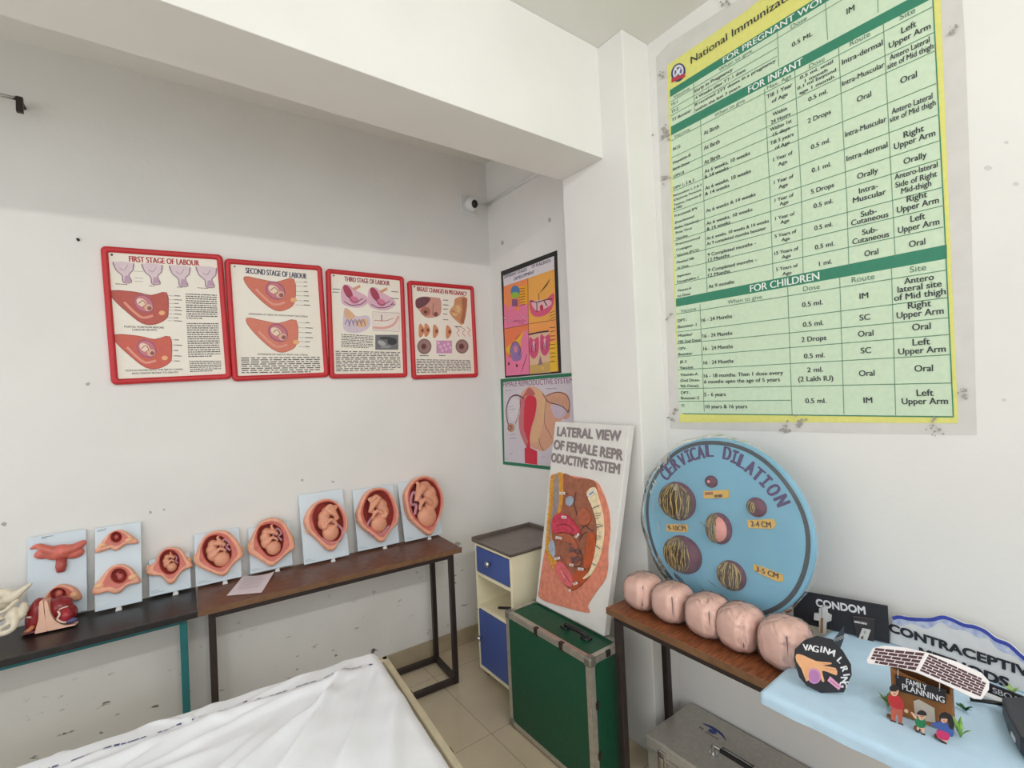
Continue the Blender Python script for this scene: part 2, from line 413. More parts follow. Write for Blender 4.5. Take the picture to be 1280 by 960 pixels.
# ------------------------------------------------------------------ green trunk
def trunk():
    x0, x1, y0, y1, h = 1.362, 1.560, 1.410, 1.985, .56
    G = mat('green_laminate', (8, 76, 52), .5, var=.08, scale=40, bump=.05, bscale=300)
    t = thing('flight_case', 'tall green case with aluminium edges, carrying the foam anatomy board', 'case', ((x0+x1)/2, (y0+y1)/2, 0))
    MB().box((x0, y0, .012), (x1, y1, h)).build('case_body', G, t, bevel=.002)
    w = .024; T = .003
    def L(a, b, u, v, nm):
        a = np.array(a, float); b = np.array(b, float); u = np.array(u, float); v = np.array(v, float); m = MB()
        for p, q in ((u, v), (v, u)):     # strip along p, offset outward by -q
            m.prism([a-q*T, b-q*T, b-q*T+p*w, a-q*T+p*w], q*T)
        m.build(nm, M_ALU, t, bevel=.001)
    for x, ux in ((x0, 1), (x1, -1)):
        for y, uy in ((y0, 1), (y1, -1)): L((x, y, .012), (x, y, h), (ux, 0, 0), (0, uy, 0), 'edge_strip')
        for z, uz in ((.012, 1), (h, -1)): L((x, y0, z), (x, y1, z), (ux, 0, 0), (0, 0, uz), 'edge_strip')
    for y, uy in ((y0, 1), (y1, -1)):
        for z, uz in ((.012, 1), (h, -1)): L((x0, y, z), (x1, y, z), (0, uy, 0), (0, 0, uz), 'edge_strip')
    for x, ux in ((x0, 1), (x1, -1)):
        for y, uy in ((y0, 1), (y1, -1)):
            for z, uz in ((.012, 1), (h, -1)):
                m = MB(); c = np.array([x, y, z]); s = np.array([ux, uy, uz]); k = .034
                lo = c-s*.006; hi = c+s*k
                m.box(np.minimum(lo, hi), np.maximum(lo, hi)); 
                m.build('corner_cap', mat('steel_corner', (150, 148, 144), .35, .8, var=.1), t, bevel=.009, seg=3)
    M_CL = mat('dark_clip', (60, 52, 48), .4, .5)
    for y in (1.58, 1.75): MB().box((x0-.006, y-.011, h-.03), (x0+.012, y+.011, h+.006)).build('latch', M_CL, t, bevel=.002)
    for z in (.17, .37): MB().box((x0+.018, y0-.007, z-.014), (x0+.036, y0+.002, z+.014)).build('latch', M_CL, t, bevel=.002)
    MB().box((x0+.09, y0-.007, h-.02), (x0+.115, y0+.002, h+.006)).build('latch', M_CL, t, bevel=.002)
    P = [(1.468, 1.665, h), (1.466, 1.66, h+.018), (1.458, 1.64, h+.026), (1.458, 1.56, h+.026), (1.466, 1.54, h+.018), (1.468, 1.535, h)]
    m = MB().tube(catmull(P, 4, False), .010, 10)
    for y in (1.665, 1.535): m.box((1.452, y-.02, h), (1.484, y+.02, h+.008))
    m.build('handle', M_BLACKPL, t, True)
trunk()

# ------------------------------------------------------------------ silver case under the right bench
def silver_case():
    t = thing('metal_case', 'low silver aluminium case on the floor under the right bench', 'case', (1.75, .9, 0))
    z = .205; x0, x1, y0, y1 = 1.592, 1.905, .62, 1.336
    MS = mat('brushed_silver', (178, 174, 166), .42, .35, var=.07, scale=60)
    MB().box((x0, y0, .01), (x1, y1, z-.055)).build('case_body', MS, t, bevel=.006)
    MB().box((x0-.004, y0-.004, z-.051), (x1+.003, y1+.004, z)).build('lid', MS, t, bevel=.008, seg=3)
    MB().box((x0-.007, y0-.007, z-.060), (x1+.004, y1+.006, z-.049)).build('rim_strip', M_ALU, t, bevel=.002)
    for y in (1.255, .82):
        l = MB().box((x0-.012, y-.02, z-.10), (x0-.002, y+.02, z-.022)).build('latch', M_CHROME, t, bevel=.004)
        MB().box((x0-.02, y-.01, z-.085), (x0-.012, y+.01, z-.045)).build('latch_hook', M_CHROME, l, bevel=.004)
    h = MB().tube(catmull([(1.70, 1.10, z), (1.70, 1.10, z+.028), (1.70, 1.08, z+.034), (1.70, .93, z+.034), (1.70, .91, z+.028), (1.70, .91, z)], 4, False), .009, 12).build('handle', M_CHROME, t, True)
    MB().box((1.688, .94, z+.027), (1.712, 1.07, z+.043)).build('grip', M_BLACKPL, h, bevel=.005)
    for y in (1.10, .91): MB().tube([(1.70, y, z), (1.70, y, z+.006)], .017, 16).build('handle_mount', M_CHROME, t)
    s = Sheet((1.80, 1.17, z), (0, -1, 0), (1, 0, 0))     # sticker: blue eye-shaped emblem and two grey marks
    s.eps = .0006
    s.poly(catmull([(-.055, .02), (-.02, .034), (.03, .028), (.065, 0), (.03, .016), (-.01, .020)], 4), (38, 48, 120))
    s.poly([(.018*math.cos(q)+.0, .012*math.sin(q)+.008) for q in np.linspace(0, 6.2, 14)], (52, 66, 140))
    s.rect((-.05, -.014), (-.03, -.004), (120, 112, 104)); s.rect((-.02, -.02), (.04, -.012), (130, 122, 112)); s.rect((-.015, -.008), (.01, -.002), (110, 104, 100))
    s.build('sticker', t)
    MB().ell((1.78, .80, z+.011), (.05, .05, .011)).build('x', MS, t, True).name = 'lid_boss'
silver_case()

# ------------------------------------------------------------------ bed
def bed():
    M_SHEET = mat('white_cotton', (240, 243, 248), .85, var=.02, scale=9, bump=.05, bscale=400)
    M_RAIL = mat('cream_bed_enamel', (206, 196, 168), .45, var=.08, scale=14)
    c0 = np.array([.73, 2.052, 0.]); e1 = nrm((1, -.083, 0)); e2 = np.array([-e1[1], e1[0], 0])
    L, Wd, zt = 1.95, .92, .58
    t = thing('bed', 'low hospital bed under a rumpled white sheet, in front of the back-wall benches', 'bed', c0-e1*L/2-e2*Wd/2)
    w = lambda a, b, z: c0+e1*a+e2*b+np.array([0, 0, z])       # a<=0 along, b<=0 across
    R = np.stack([e1, e2, [0, 0, 1]], 1)
    MB().box((-L+.02, -Wd+.02, .44), (-.02, -.02, zt-.022), R, c0).build('mattress', mat('mattress_ticking', (205, 205, 210), .9), t, bevel=.03, seg=3)
    nx, ny = 190, 110; V = []; Fc = []
    def ridge(a, b, p, q, amp, wd):
        p = np.array(p); q = np.array(q); d = q-p; n = np.linalg.norm(d); d = d/n; r = np.array([a, b])-p
        s = r @ d; x = r @ np.array([-d[1], d[0]])+.012*math.sin(s*9+amp*900)
        k = 1/(1+math.exp(-s*22))/(1+math.exp((s-n)*22))
        return amp*1.9*k*math.exp(-(x/(wd*.8))**2)
    RD = [((-1.5, -.20), (-.12, -.14), .010, .035), ((-.16, -.13), (-.42, -.50), .016, .022), ((-.24, -.26), (-.75, -.62), .014, .026), ((-.08, -.26), (-.30, -.62), .016, .030),
          ((-.05, -.16), (-.20, -.42), -.012, .03), ((-.9, -.30), (-.35, -.18), .008, .018), ((-.03, -.40), (-.2, -.8), .014, .04), ((-1.3, -.4), (-.6, -.3), .009, .03),
          ((-.3, -.03), (-.5, -.12), .006, .015), ((-.62, -.04), (-.72, -.13), .006, .014), ((-1.0, -.03), (-1.06, -.14), .007, .014), ((-.15, -.02), (-.22, -.12), .005, .014),
          ((-.45, -.3), (-.9, -.75), .012, .03), ((-.7, -.2), (-1.3, -.5), .009, .025), ((-.8, -.03), (-.55, -.16), .005, .012), ((-1.2, -.16), (-.9, -.10), .006, .012)]
    ax = np.concatenate([np.linspace(-L, -.06, nx-20), np.linspace(-.055, .03, 20)]); by = np.concatenate([np.linspace(-Wd, -.06, ny-20), np.linspace(-.055, .03, 20)])
    rr = .05
    for b in by:
        for a in ax:
            z = zt+sum(ridge(a, b, *r) for r in RD)+.0022*math.sin(a*31+b*17)*math.sin(b*23-a*11)
            # rounded over the edges and hanging a little
            da = max(0, a+rr); db = max(0, b+rr); e = math.hypot(da, db)
            aa, bb = a, b
            if e > 0:
                th = min(e/rr, 1.6)
                drop = rr*(1-math.cos(min(th, 1.57)))+max(0, th-1.57)*.4
                z -= drop*1.0
                out = rr*math.sin(min(th, 1.57)); aa = -rr+da/e*out; bb = -rr+db/e*out
                if da == 0: aa = a
                if db == 0: bb = b
                z -= max(0, e-.055)*1.6
            V.append(w(aa, bb, z))
    n = len(ax)
    for j in range(len(by)-1):
        for i in range(n-1): Fc.append([j*n+i, j*n+i+1, (j+1)*n+i+1, (j+1)*n+i])
    sh = link_mesh('sheet', V, Fc, M_SHEET, None, t, True)
    so = sh.modifiers.new('s', 'SOLIDIFY'); so.thickness = .004; so.offset = -1
    # printed blue line of small lettering near the far edge
    s = Sheet(w(0, -.085, zt), e1, e2); s.eps = .0008; x = -1.6; col = (70, 74, 128)
    Vs = []; Fs = []
    def zz(a, b): return zt+sum(ridge(a, b, *r) for r in RD)+.0022*math.sin(a*31+b*17)*math.sin(b*23-a*11)+.0024
    while x < -.04:
        gl = random.choice([.012, .02, .03, .014]); k = len(Vs)
        hgt = random.choice([.006, .0075, .0055])
        for (dx, dy) in ((0, 0), (gl, 0), (gl, hgt), (0, hgt)):
            bb = -.125+dy-.02*(x+.05); Vs.append(w(x+dx, bb, zz(x+dx, bb)))
        Fs.append([k, k+1, k+2, k+3]); x += gl+random.choice([.004, .006, .004, .03])
    link_mesh('printed_line', Vs, Fs, ink(col), None, sh)['kind'] = 'stuff'
    # frame
    for b in (.045, -Wd-.02): MB().bar(w(-L, b, .475), w(.06, b, .475), .03, .045).build('side_rail', M_RAIL, t, bevel=.004)
    for a in (.046, -L-.02):
        MB().bar(w(a, -Wd-.02, .475), w(a, .06, .475), .026, .045).build('end_rail', M_RAIL, t, bevel=.004)
    for a in (.046, -L-.02):
        for b in (.045, -Wd-.02): MB().bar(w(a, b, .004), w(a, b, .455), .026).build('leg', M_RAIL, t, bevel=.004)
    for b in (-.25, -.62): MB().box((.058, b-.012, .468), (.064, b+.012, .492), R, c0).build('rail_clip', mat('rusty_clip', (120, 92, 66), .6), t)
bed()

# ------------------------------------------------------------------ four red framed panels on the back wall
M_RED = mat('red_plastic_frame', (196, 40, 48), .45, var=.06, scale=8)
M_PAPER = mat('cream_panel_print', (240, 234, 222), .5, var=.01)
PUR = (112, 60, 70); TXT = (74, 70, 72)
def rrect(w, h, r, n=6):
    P = []
    for cx, cy, a0 in ((w/2-r, h/2-r, 0), (-w/2+r, h/2-r, 90), (-w/2+r, -h/2+r, 180), (w/2-r, -h/2+r, 270)):
        for i in range(n+1):
            t = math.radians(a0+90*i/n); P.append((cx+r*math.cos(t), cy+r*math.sin(t)))
    return P
def red_panel(label, quad):
    """quad: tl,tr,br,bl pixels of the frame's outer edge"""
    O = OA+NA*.012
    S = Sheet(O, UA, (0, 0, 1))
    q = [S.uv(p) for p in quad]
    c = sum(q)/4; w = ((q[1]-q[0])[0]+(q[2]-q[3])[0])/2; h = ((q[0]-q[3])[1]+(q[1]-q[2])[1])/2
    ang = math.atan2((q[1]-q[0])[1]+(q[2]-q[3])[1], (q[1]-q[0])[0]+(q[2]-q[3])[0])
    U = UA*math.cos(ang)+np.array([0, 0, 1])*math.sin(ang); Vv = np.array([0, 0, 1])*math.cos(ang)-UA*math.sin(ang)
    C = S.w(c); t = thing('framed_panel', label, 'poster', C-Vv*h/2-NA*.012, 'red framed teaching panels on the back wall')
    prof = [(0, -.012), (0, .006), (.004, .012), (.012, .015), (.022, .013), (.026, .006), (.026, .0)]
    V = []; Fc = []; n = 28
    for d, z in prof:
        for p in rrect(w-2*d, h-2*d, max(.022-d*.6, .006)): V.append(C+U*p[0]+Vv*p[1]+NA*z)
    for i in range(len(prof)-1):
        for j in range(n): Fc.append([i*n+j, i*n+(j+1) % n, (i+1)*n+(j+1) % n, (i+1)*n+j])
    link_mesh('frame', V, Fc, M_RED, None, t, True)
    s = Sheet(C+NA*.0, U, Vv); s.rect((-w/2+.024, -h/2+.024), (w/2-.024, h/2-.024), M_PAPER, 1)
    s.L = 2
    return t, s, w, h
ZA = (110, 290, 250/1200); ZBz = (350, 310, 260/1280)
FL = (196, 96, 82); FL2 = (214, 130, 108); CRM = (238, 212, 190); LAV = (206, 184, 198)
def belly(s, pts, cu, ru, dark, skin=FL):
    s.zpoly(pts, skin, 2, 3); s.zstroke(pts, 3, dark, 3, True, 3)
    lo = sorted(pts, key=lambda p: p[0]-p[1])[:4]
    x, y = cu; k = ru
    # rear contour of paler tissue, womb ring, child, head
    s.zstroke([(x-k*1.9, y-k*.15), (x-k*1.0, y+k*.75), (x-k*.1, y+k*1.35), (x+k*.9, y+k*1.15)], k*.22, (224, 152, 134), 3, False, 4)
    s.zell((x, y), k*1.05, k*.82, (168, 92, 124), 4, .6); s.zell((x, y), k*.9, k*.68, (200, 120, 128), 5, .6)
    s.zell((x-k*.2, y-k*.1), k*.55, k*.36, CRM, 6, .6); s.zell((x+k*.45, y+k*.4), k*.4, k*.34, (222, 176, 152), 6); s.zell((x+k*.55, y+k*.45), k*.22, k*.2, (148, 88, 84), 7)
    s.zstroke([(x-k*.5, y), (x-k*.1, y-k*.3), (x+k*.2, y+k*.1), (x-k*.1, y+k*.3)], k*.07, (150, 84, 88), 7, False, 3)
    s.zell((x+k*1.75, y+k*.9), k*.3, k*.22, (236, 176, 124), 4)
def leaders(s, x0, x1, y0, y1, n, side=1):
    for i in range(n):
        y = y0+(y1-y0)*i/max(1, n-1)+random.uniform(-3, 3)
        s.zstroke([(x0, y-2), (x1-28, y+1)], 1.6, (120, 110, 110), 3); s.zlines([(x1-26, y-4), (x1+26, y-1), (x1+26, y+6), (x1-26, y+3)], 1, TXT, .7, 3)

t, s, w, h = red_panel('red framed panel titled FIRST STAGE OF LABOUR, leftmost on the back wall', [(126.5, 308), (279, 318.5), (289, 474), (138, 481)])
s.zoom(*ZA)
s.ztext('FIRST STAGE OF LABOUR', (245, 161), (668, 187), 33, (178, 52, 62), bold=.05)
s.zell((143, 137), 7, 7, (60, 50, 50), 3)
for k in range(4):
    dx, dy = [(0, 0), (172, 10), (338, 22), (497, 28)][k]
    P = [(150+dx, 180+dy), (274+dx, 188+dy), (270+dx, 232+dy), (246+dx, 258+dy), (262+dx, 302+dy), (212+dx, 302+dy), (205+dx, 262+dy), (168+dx, 228+dy)]
    s.zpoly(P, (222, 202, 210), 2, 3); s.zstroke(P[2:8]+[P[0]], 5, (140, 118, 128), 3, False, 3); s.zstroke([P[1], P[2]], 5, (140, 118, 128), 3)
    s.zpoly([(222+dx, 262+dy), (248+dx, 262+dy), (258+dx, 300+dy), (216+dx, 300+dy)], (190, 158, 180), 3)
    s.zstroke([(190+dx, 215+dy), (215+dx, 230+dy), (238+dx, 200+dy)], 3, (168, 140, 152), 3, False, 3)
s.zlines([(165, 308), (320, 318), (320, 325), (165, 315)], 1, (150, 90, 96), .7); s.zlines([(365, 320), (445, 325), (445, 331), (365, 326)], 1, (150, 90, 96), .7)
s.zlines([(535, 328), (608, 332), (608, 338), (535, 334)], 1, TXT, .7); s.zlines([(655, 332), (770, 340), (770, 346), (655, 338)], 1, (150, 90, 96), .7)
for yy in (235, 275, 295): s.zstroke([(278, yy), (330, yy+3)], 2, (150, 130, 130), 3)
B1 = [(143, 352), (282, 360), (380, 380), (472, 364), (482, 480), (468, 522), (400, 555), (325, 548), (240, 485), (150, 400)]
belly(s, B1, (335, 430), 62, (150, 60, 60), (188, 90, 78)); belly(s, [(x+20, y+264) for x, y in B1], (352, 700), 62, (160, 60, 64), (206, 98, 84))
leaders(s, 478, 545, 385, 535, 8); leaders(s, 498, 545, 650, 775, 5)
s.ztext('FOETAL POSITION BEFORE', (218, 568), (456, 574), 11, TXT); s.ztext('LABOUR BEGINS', (266, 586), (414, 588), 10, TXT)
s.ztext('FOETUS MOVES INTO THE BIRTH CANAL', (226, 832), (572, 823), 10, TXT); s.ztext('AND CERVIX BEGINS TO DILATE', (262, 849), (540, 841), 10, TXT)
s.zlines([(585, 368), (772, 376), (778, 528), (592, 526)], 12, TXT); s.zlines([(592, 545), (782, 546), (796, 752), (602, 756)], 16, TXT); s.zlines([(608, 772), (798, 772), (802, 838), (612, 845)], 6, TXT)
s.build('printed_sheet', t)

t, s, w, h = red_panel('red framed panel titled SECOND STAGE OF LABOUR with navy title lettering', [(281.5, 323.5), (403, 332.5), (410.5, 471.5), (289, 476.5)])
s.zoom(*ZA); s.ztext('SECOND STAGE OF LABOUR', (945, 230), (1312, 266), 32, (60, 58, 96), bold=.05); s.zell((880, 207), 5, 5, (60, 50, 50), 3)
B2 = [(938, 268), (1040, 285), (1130, 300), (1235, 282), (1240, 420), (1190, 465), (1130, 472), (1060, 430), (960, 330)]
belly(s, B2, (1125, 352), 62, (176, 84, 72), (212, 118, 96)); belly(s, [(x+14, y+248) for x, y in B2], (1140, 605), 62, (176, 84, 72), (216, 126, 104))
leaders(s, 1245, 1320, 300, 440, 6); leaders(s, 1262, 1330, 545, 690, 6)
s.ztext('EXPULSION OF HEAD OF FOETUS FROM THE UTERUS', (965, 491), (1318, 508), 9, TXT); s.ztext('EXPULSION OF FOETUS FROM THE UTERUS', (1018, 733), (1318, 738), 9, TXT)
s.zlines([(918, 752), (1390, 748), (1395, 846), (922, 852)], 8, TXT)
s.build('printed_sheet', t)

t, s, w, h = red_panel('red framed panel titled THIRD STAGE OF LABOUR, third from the left', [(406.5, 335.5), (504, 346), (509.5, 471.5), (412.5, 473.5)])
s.zoom(*ZBz); s.ztext('THIRD STAGE OF LABOUR', (395, 189), (675, 218), 28, (150, 52, 76), bold=.05); s.zell((330, 170), 5, 5, (60, 50, 50), 3)
for dx, dy in ((0, 0), (166, 16)):
    s.zpoly([(380+dx, 240+dy), (420+dx, 226+dy), (470+dx, 262+dy), (535+dx, 300+dy), (540+dx, 340+dy), (480+dx, 368+dy), (398+dx, 352+dy), (376+dx, 318+dy)], (222, 178, 196), 2, 3)
    s.zell((418+dx, 270+dy), 22, 48, (168, 62, 88), 3, -.5); s.zell((455+dx, 320+dy), 30, 22, (214, 120, 150), 4, .4); s.zpoly([(445+dx, 248+dy), (490+dx, 226+dy), (496+dx, 242+dy), (455+dx, 264+dy)], (216, 160, 128), 4)
    s.zstroke([(395+dx, 330+dy), (440+dx, 352+dy), (500+dx, 345+dy), (530+dx, 320+dy)], 5, (96, 74, 96), 4, False, 3); s.zstroke([(420+dx, 290+dy), (455+dx, 335+dy), (510+dx, 310+dy)], 5, (110, 70, 96), 5, False, 3)
s.zpoly([(396, 372), (430, 384), (468, 420), (545, 418), (548, 488), (480, 522), (402, 512), (388, 465)], (212, 196, 210), 2, 3)
s.zpoly([(398, 374), (432, 386), (462, 424), (430, 440), (400, 424)], (222, 178, 140), 3, 3); s.zpoly([(462, 450), (535, 436), (530, 480), (480, 485)], (226, 184, 140), 3, 3)
for k in range(5): s.zstroke([(400+k*24, 470+8*(k % 2)), (415+k*24, 440), (430+k*24, 480)], 5, (128, 110, 150), 4, False, 3)
s.zrect((570, 392), (735, 512), (236, 224, 216), 2); s.zstroke([(570, 392), (735, 402), (733, 515), (570, 505)], 2, (150, 130, 130), 3, True)
s.zstroke([(572, 488), (640, 492), (700, 470), (728, 420)], 14, (226, 168, 160), 3, False, 4); s.zstroke([(580, 445), (650, 448), (700, 430)], 3, (180, 60, 60), 4, False, 3); s.zstroke([(625, 410), (625, 448)], 5, (60, 60, 60), 4)
s.zrect((586, 534), (728, 626), (112, 112, 116), 2); s.zell((690, 575), 30, 22, (56, 56, 60), 3); s.zell((625, 585), 26, 14, (176, 176, 176), 3, .4); s.zell((650, 555), 40, 9, (60, 60, 64), 3); s.zell((650, 608), 34, 9, (150, 150, 150), 3)
leaders(s, 335, 350, 255, 275, 2); leaders(s, 690, 712, 270, 350, 3)
s.zlines([(378, 528), (572, 540), (572, 622), (378, 614)], 8, TXT); s.zlines([(342, 632), (738, 640), (742, 752), (346, 765)], 11, TXT)
s.build('printed_sheet', t)

t, s, w, h = red_panel('red framed panel titled BREAST CHANGES IN PREGNANCY, rightmost of the four', [(510, 350), (592.5, 358.5), (596.5, 471), (514.5, 475)])
s.zoom(*ZBz); s.ztext('BREAST CHANGES IN PREGNANCY', (842, 251), (1150, 283), 26, (170, 50, 62), bold=.05); s.zell((827, 238), 5, 5, (60, 50, 50), 3)
s.zpoly([(838, 318), (880, 300), (960, 305), (990, 320), (990, 400), (960, 425), (900, 428), (868, 400), (840, 360)], (206, 152, 138), 2, 3); s.zpoly([(836, 318), (880, 300), (925, 310), (905, 345), (865, 370), (838, 365)], (112, 66, 74), 3, 3)
s.zell((895, 390), 30, 28, (176, 108, 92), 4); s.zell((895, 394), 11, 10, (96, 52, 48), 5); s.zell((958, 408), 14, 14, (130, 78, 72), 4); s.zstroke([(942, 340), (938, 415)], 3, (130, 80, 76), 4)
s.zpoly([(1080, 310), (1152, 310), (1130, 466), (1088, 450), (1050, 410), (1045, 384), (1070, 350)], (206, 148, 104), 2, 3); s.zpoly([(1118, 310), (1152, 310), (1132, 466), (1108, 455), (1125, 380)], (174, 108, 82), 3); s.zell((1085, 385), 24, 36, (226, 184, 130), 3, .4)
for k in range(4): s.zstroke([(1060, 392), (1085+6*k, 360+18*k)], 3, (160, 110, 80), 4)
for k, (x, y) in enumerate([(868, 508), (902, 505), (955, 512), (1035, 516)]):
    s.zpoly([(x-12, y-36), (x+6, y-34), (x+22, y), (x+4, y+38), (x-14, y+34)], (212, 142, 104), 2, 3); s.zell((x+8, y), 8, 11, (130, 70, 58), 3)
for k in range(3): s.zstroke([(1082+34*k, 488), (1104+34*k, 505), (1088+34*k, 520), (1104+34*k, 545)], 4, (206, 140, 128), 3, False, 3)
for x, r in ((888, 44), (1120, 40)): s.zell((x, 606), r, r+4, (132, 108, 100), 2); s.zell((x, 606), r-8, r-4, (158, 124, 118), 3); s.zell((x-4, 606), 16, 18, (112, 66, 66), 4); s.zell((x-4, 606), 6, 7, (80, 44, 46), 5)
s.zrect((962, 570), (1058, 648), (206, 150, 190), 2)
for k in range(7): s.zell((975+12*k, 585+(k*23) % 55), 8, 10, (232, 190, 214), 3)
leaders(s, 1010, 1030, 318, 440, 5); s.zlines([(860, 658), (922, 660), (922, 668), (860, 666)], 1, TXT, .7); s.zlines([(1075, 480), (1160, 484), (1160, 492), (1075, 488)], 1, TXT, .7); s.zlines([(978, 658), (1045, 660), (1045, 668), (978, 666)], 1, TXT, .7)
s.zlines([(840, 684), (1172, 690), (1176, 766), (842, 772)], 9, TXT)
s.build('printed_sheet', t)

# ------------------------------------------------------------------ hand-drawn charts in the recess (on the right wall, behind the column)
def wall_sheet(x=XB, y=2.4, z=1.4): return Sheet((x, y, z), (0, -1, 0), (0, 0, 1))
CARD = .004
def chart(label, quadz, zf):
    s = wall_sheet(); s.zoom(*zf); q = s.Z(*quadz); c = sum(q)/4
    t = thing('hand_drawn_chart', label, 'poster', s.w(c)-np.array([0, 0, .3]), 'hand drawn charts in the wall recess')
    return t, s, q
t, s, q = chart('black bordered hand-drawn chart of placenta development in pink and orange', [(65, 195), (460, 45), (490, 910), (95, 945)], (615, 305, 110/621))
MB().prism([s.w(p, .003) for p in catmull(q, 1)], -s.N*.003).build('border_card', ink((30, 28, 30)), t)
s.eps = .0005; s.L = 9
tl, tr, br, bl = (82, 225), (442, 85), (472, 898), (104, 930)
s.zpoly([tl, tr, (444, 178), (86, 300)], (226, 220, 228), 8)
s.zpoly([(86, 300), (258, 242), (262, 565), (90, 600)], (244, 146, 88), 8); s.zpoly([(258, 242), (444, 178), (456, 535), (262, 565)], (244, 176, 84), 8)
s.zpoly([(90, 600), (262, 565), (270, 918), (104, 930)], (242, 130, 86), 8); s.zpoly([(262, 565), (456, 535), (472, 898), (270, 918)], (248, 166, 92), 8)
s.ztext('DIFFERENT STAGES', (90, 235), (250, 178), 22, (70, 66, 100), 10); s.ztext('OF PLACENTA', (283, 162), (420, 115), 22, (70, 66, 100), 10); s.ztext('DEVELOPMENT', (160, 247), (305, 195), 22, (70, 66, 100), 10)
PK = (238, 128, 168); YE = (240, 190, 52)
s.zpoly([(88, 430), (106, 425), (112, 490), (130, 430), (165, 440), (185, 490), (205, 425), (258, 432), (262, 565), (90, 600)], PK, 9)
s.zpoly([(190, 300), (258, 285), (258, 425), (205, 420)], (240, 170, 50), 9); s.zell((168, 335), 32, 42, (86, 128, 180), 10); s.zell((168, 362), 30, 22, (150, 190, 60), 11); s.zrect((145, 390), (186, 440), (140, 84, 130), 10)
for x, y in ((95, 522), (127, 542), (226, 516)): s.zell((x, y), 8, 12, (250, 190, 190), 10); s.zstroke([(x-8, y), (x, y-12), (x+8, y), (x, y+12)], 4, (120, 40, 60), 11, True)
s.zpoly([(270, 400), (330, 405), (380, 395), (440, 345), (436, 430), (400, 490), (330, 515), (280, 490)], (222, 92, 130), 9, 3); s.zpoly([(290, 405), (405, 395), (420, 430), (340, 470), (300, 455)], (236, 188, 196), 10, 3)
s.zstroke([(270, 400), (320, 412), (380, 395), (430, 388)], 6, (40, 30, 44), 11, False, 3); s.zstroke([(320, 410), (322, 480)], 8, (40, 30, 44), 11); s.zstroke([(372, 400), (392, 436)], 9, (40, 30, 44), 11); s.zstroke([(338, 405), (334, 350)], 5, (40, 30, 44), 11); s.zell((355, 450), 12, 22, (196, 40, 80), 11)
for k in range(5): s.zstroke([(340+12*k, 350-12*k), (376+10*k, 300-14*k)], 3, (50, 40, 40), 11)
s.zpoly([(100, 740), (150, 700), (210, 640), (235, 610), (190, 760), (140, 790)], YE, 9, 2); s.zpoly([(104, 780), (135, 800), (215, 790), (205, 690), (230, 620), (262, 600), (270, 918), (104, 930)], PK, 10)
s.zpoly([(135, 740), (160, 690), (190, 700), (215, 780), (200, 820), (150, 820)], (150, 120, 176), 11, 3); s.zell((172, 742), 14, 24, (214, 140, 160), 12); s.zstroke([(130, 800), (140, 720), (175, 690), (205, 740), (195, 790)], 6, (96, 70, 130), 12, False, 3)
for x, y in ((123, 845), (180, 858)): s.zell((x, y), 7, 11, (120, 40, 60), 11)
for k in range(6): s.zstroke([(212+6*k, 905-18*k), (228+5*k, 850-15*k)], 3, (70, 30, 50), 12)
s.zpoly([(264, 640), (405, 615), (410, 760), (420, 905), (272, 918)], (228, 190, 160), 9); s.zpoly([(410, 700), (462, 690), (470, 896), (416, 902)], YE, 10); s.zpoly([(272, 858), (414, 828), (416, 902), (275, 916)], (206, 170, 100), 10)
for x, y in ((300, 730), (378, 710)):
    s.zpoly([(x-30, y-70), (x, y-55), (x+32, y-72), (x+34, y+20), (x+14, y+70), (x-10, y+75), (x-32, y+30)], (214, 84, 128), 11, 4); s.zell((x, y-10), 10, 40, (240, 180, 196), 12); s.zstroke([(x-18, y+40), (x-8, y-20), (x, y+30), (x+10, y-30), (x+16, y+30)], 5, (120, 40, 80), 13, False, 3)
s.zstroke([(264, 640), (330, 625), (405, 615)], 10, (60, 30, 60), 13); s.zpoly([(330, 858), (346, 785), (362, 848)], (150, 120, 130), 12); s.zell((362, 876), 8, 10, (226, 190, 120), 12)
for k in range(9): s.zstroke([(414, 590+30*k), (452, 590+30*k-(8 if k % 2 else 2))], 4, (90, 60, 40), 12)
for k in range(7): s.zstroke([(195, 318+20*k), (238, 312+19*k)], 3, (50, 50, 60), 12)
for k in range(4): s.zstroke([(150+20*k, 548+5*k), (185+20*k, 536)], 3, (120, 40, 70), 12)
for k in range(3): s.zstroke([(412, 490+22*k), (452, 470+22*k)], 3, (70, 40, 30), 12)
s.zstroke([(170, 672), (200, 640)], 3, (60, 30, 20), 12)
s.zstroke([(258, 242), (262, 565), (270, 918)], 3, (90, 50, 50), 13); s.zstroke([(90, 600), (262, 565), (456, 535)], 3, (150, 80, 60), 13)
s.build('drawing', t)

t, s, q = chart('green bordered hand-drawn female reproductive system chart with a bright red womb', [(75, 95), (760, 35), (780, 905), (98, 825)], (615, 460, 110/754))
q = [q[0], q[0]+(q[1]-q[0])*1.0, q[3]+(q[2]-q[3])*1.0, q[3]]
MB().prism([s.w(p, .003) for p in q], -s.N*.003).build('border_card', ink((30, 120, 84)), t)
s.eps = .0005
s.zpoly([(98, 120), (735, 68), (752, 870), (112, 800)], (214, 206, 216), 8)
s.ztext('FEMALE REPRODUCTIVE SYSTEM', (100, 140), (700, 103), 46, (140, 92, 120), 9, .01)
s.zpoly([(250, 240), (270, 200), (320, 160), (380, 165), (430, 200), (470, 260), (470, 400), (440, 520), (400, 600), (340, 640), (300, 670), (260, 600), (232, 500), (235, 350)], (222, 172, 146), 9, 4)
s.zpoly([(455, 250), (540, 205), (620, 210), (665, 260), (672, 400), (640, 440), (600, 440), (560, 560), (520, 650), (450, 710), (400, 700), (345, 680), (335, 640), (400, 600), (450, 480), (470, 350)], (222, 166, 138), 9, 4)
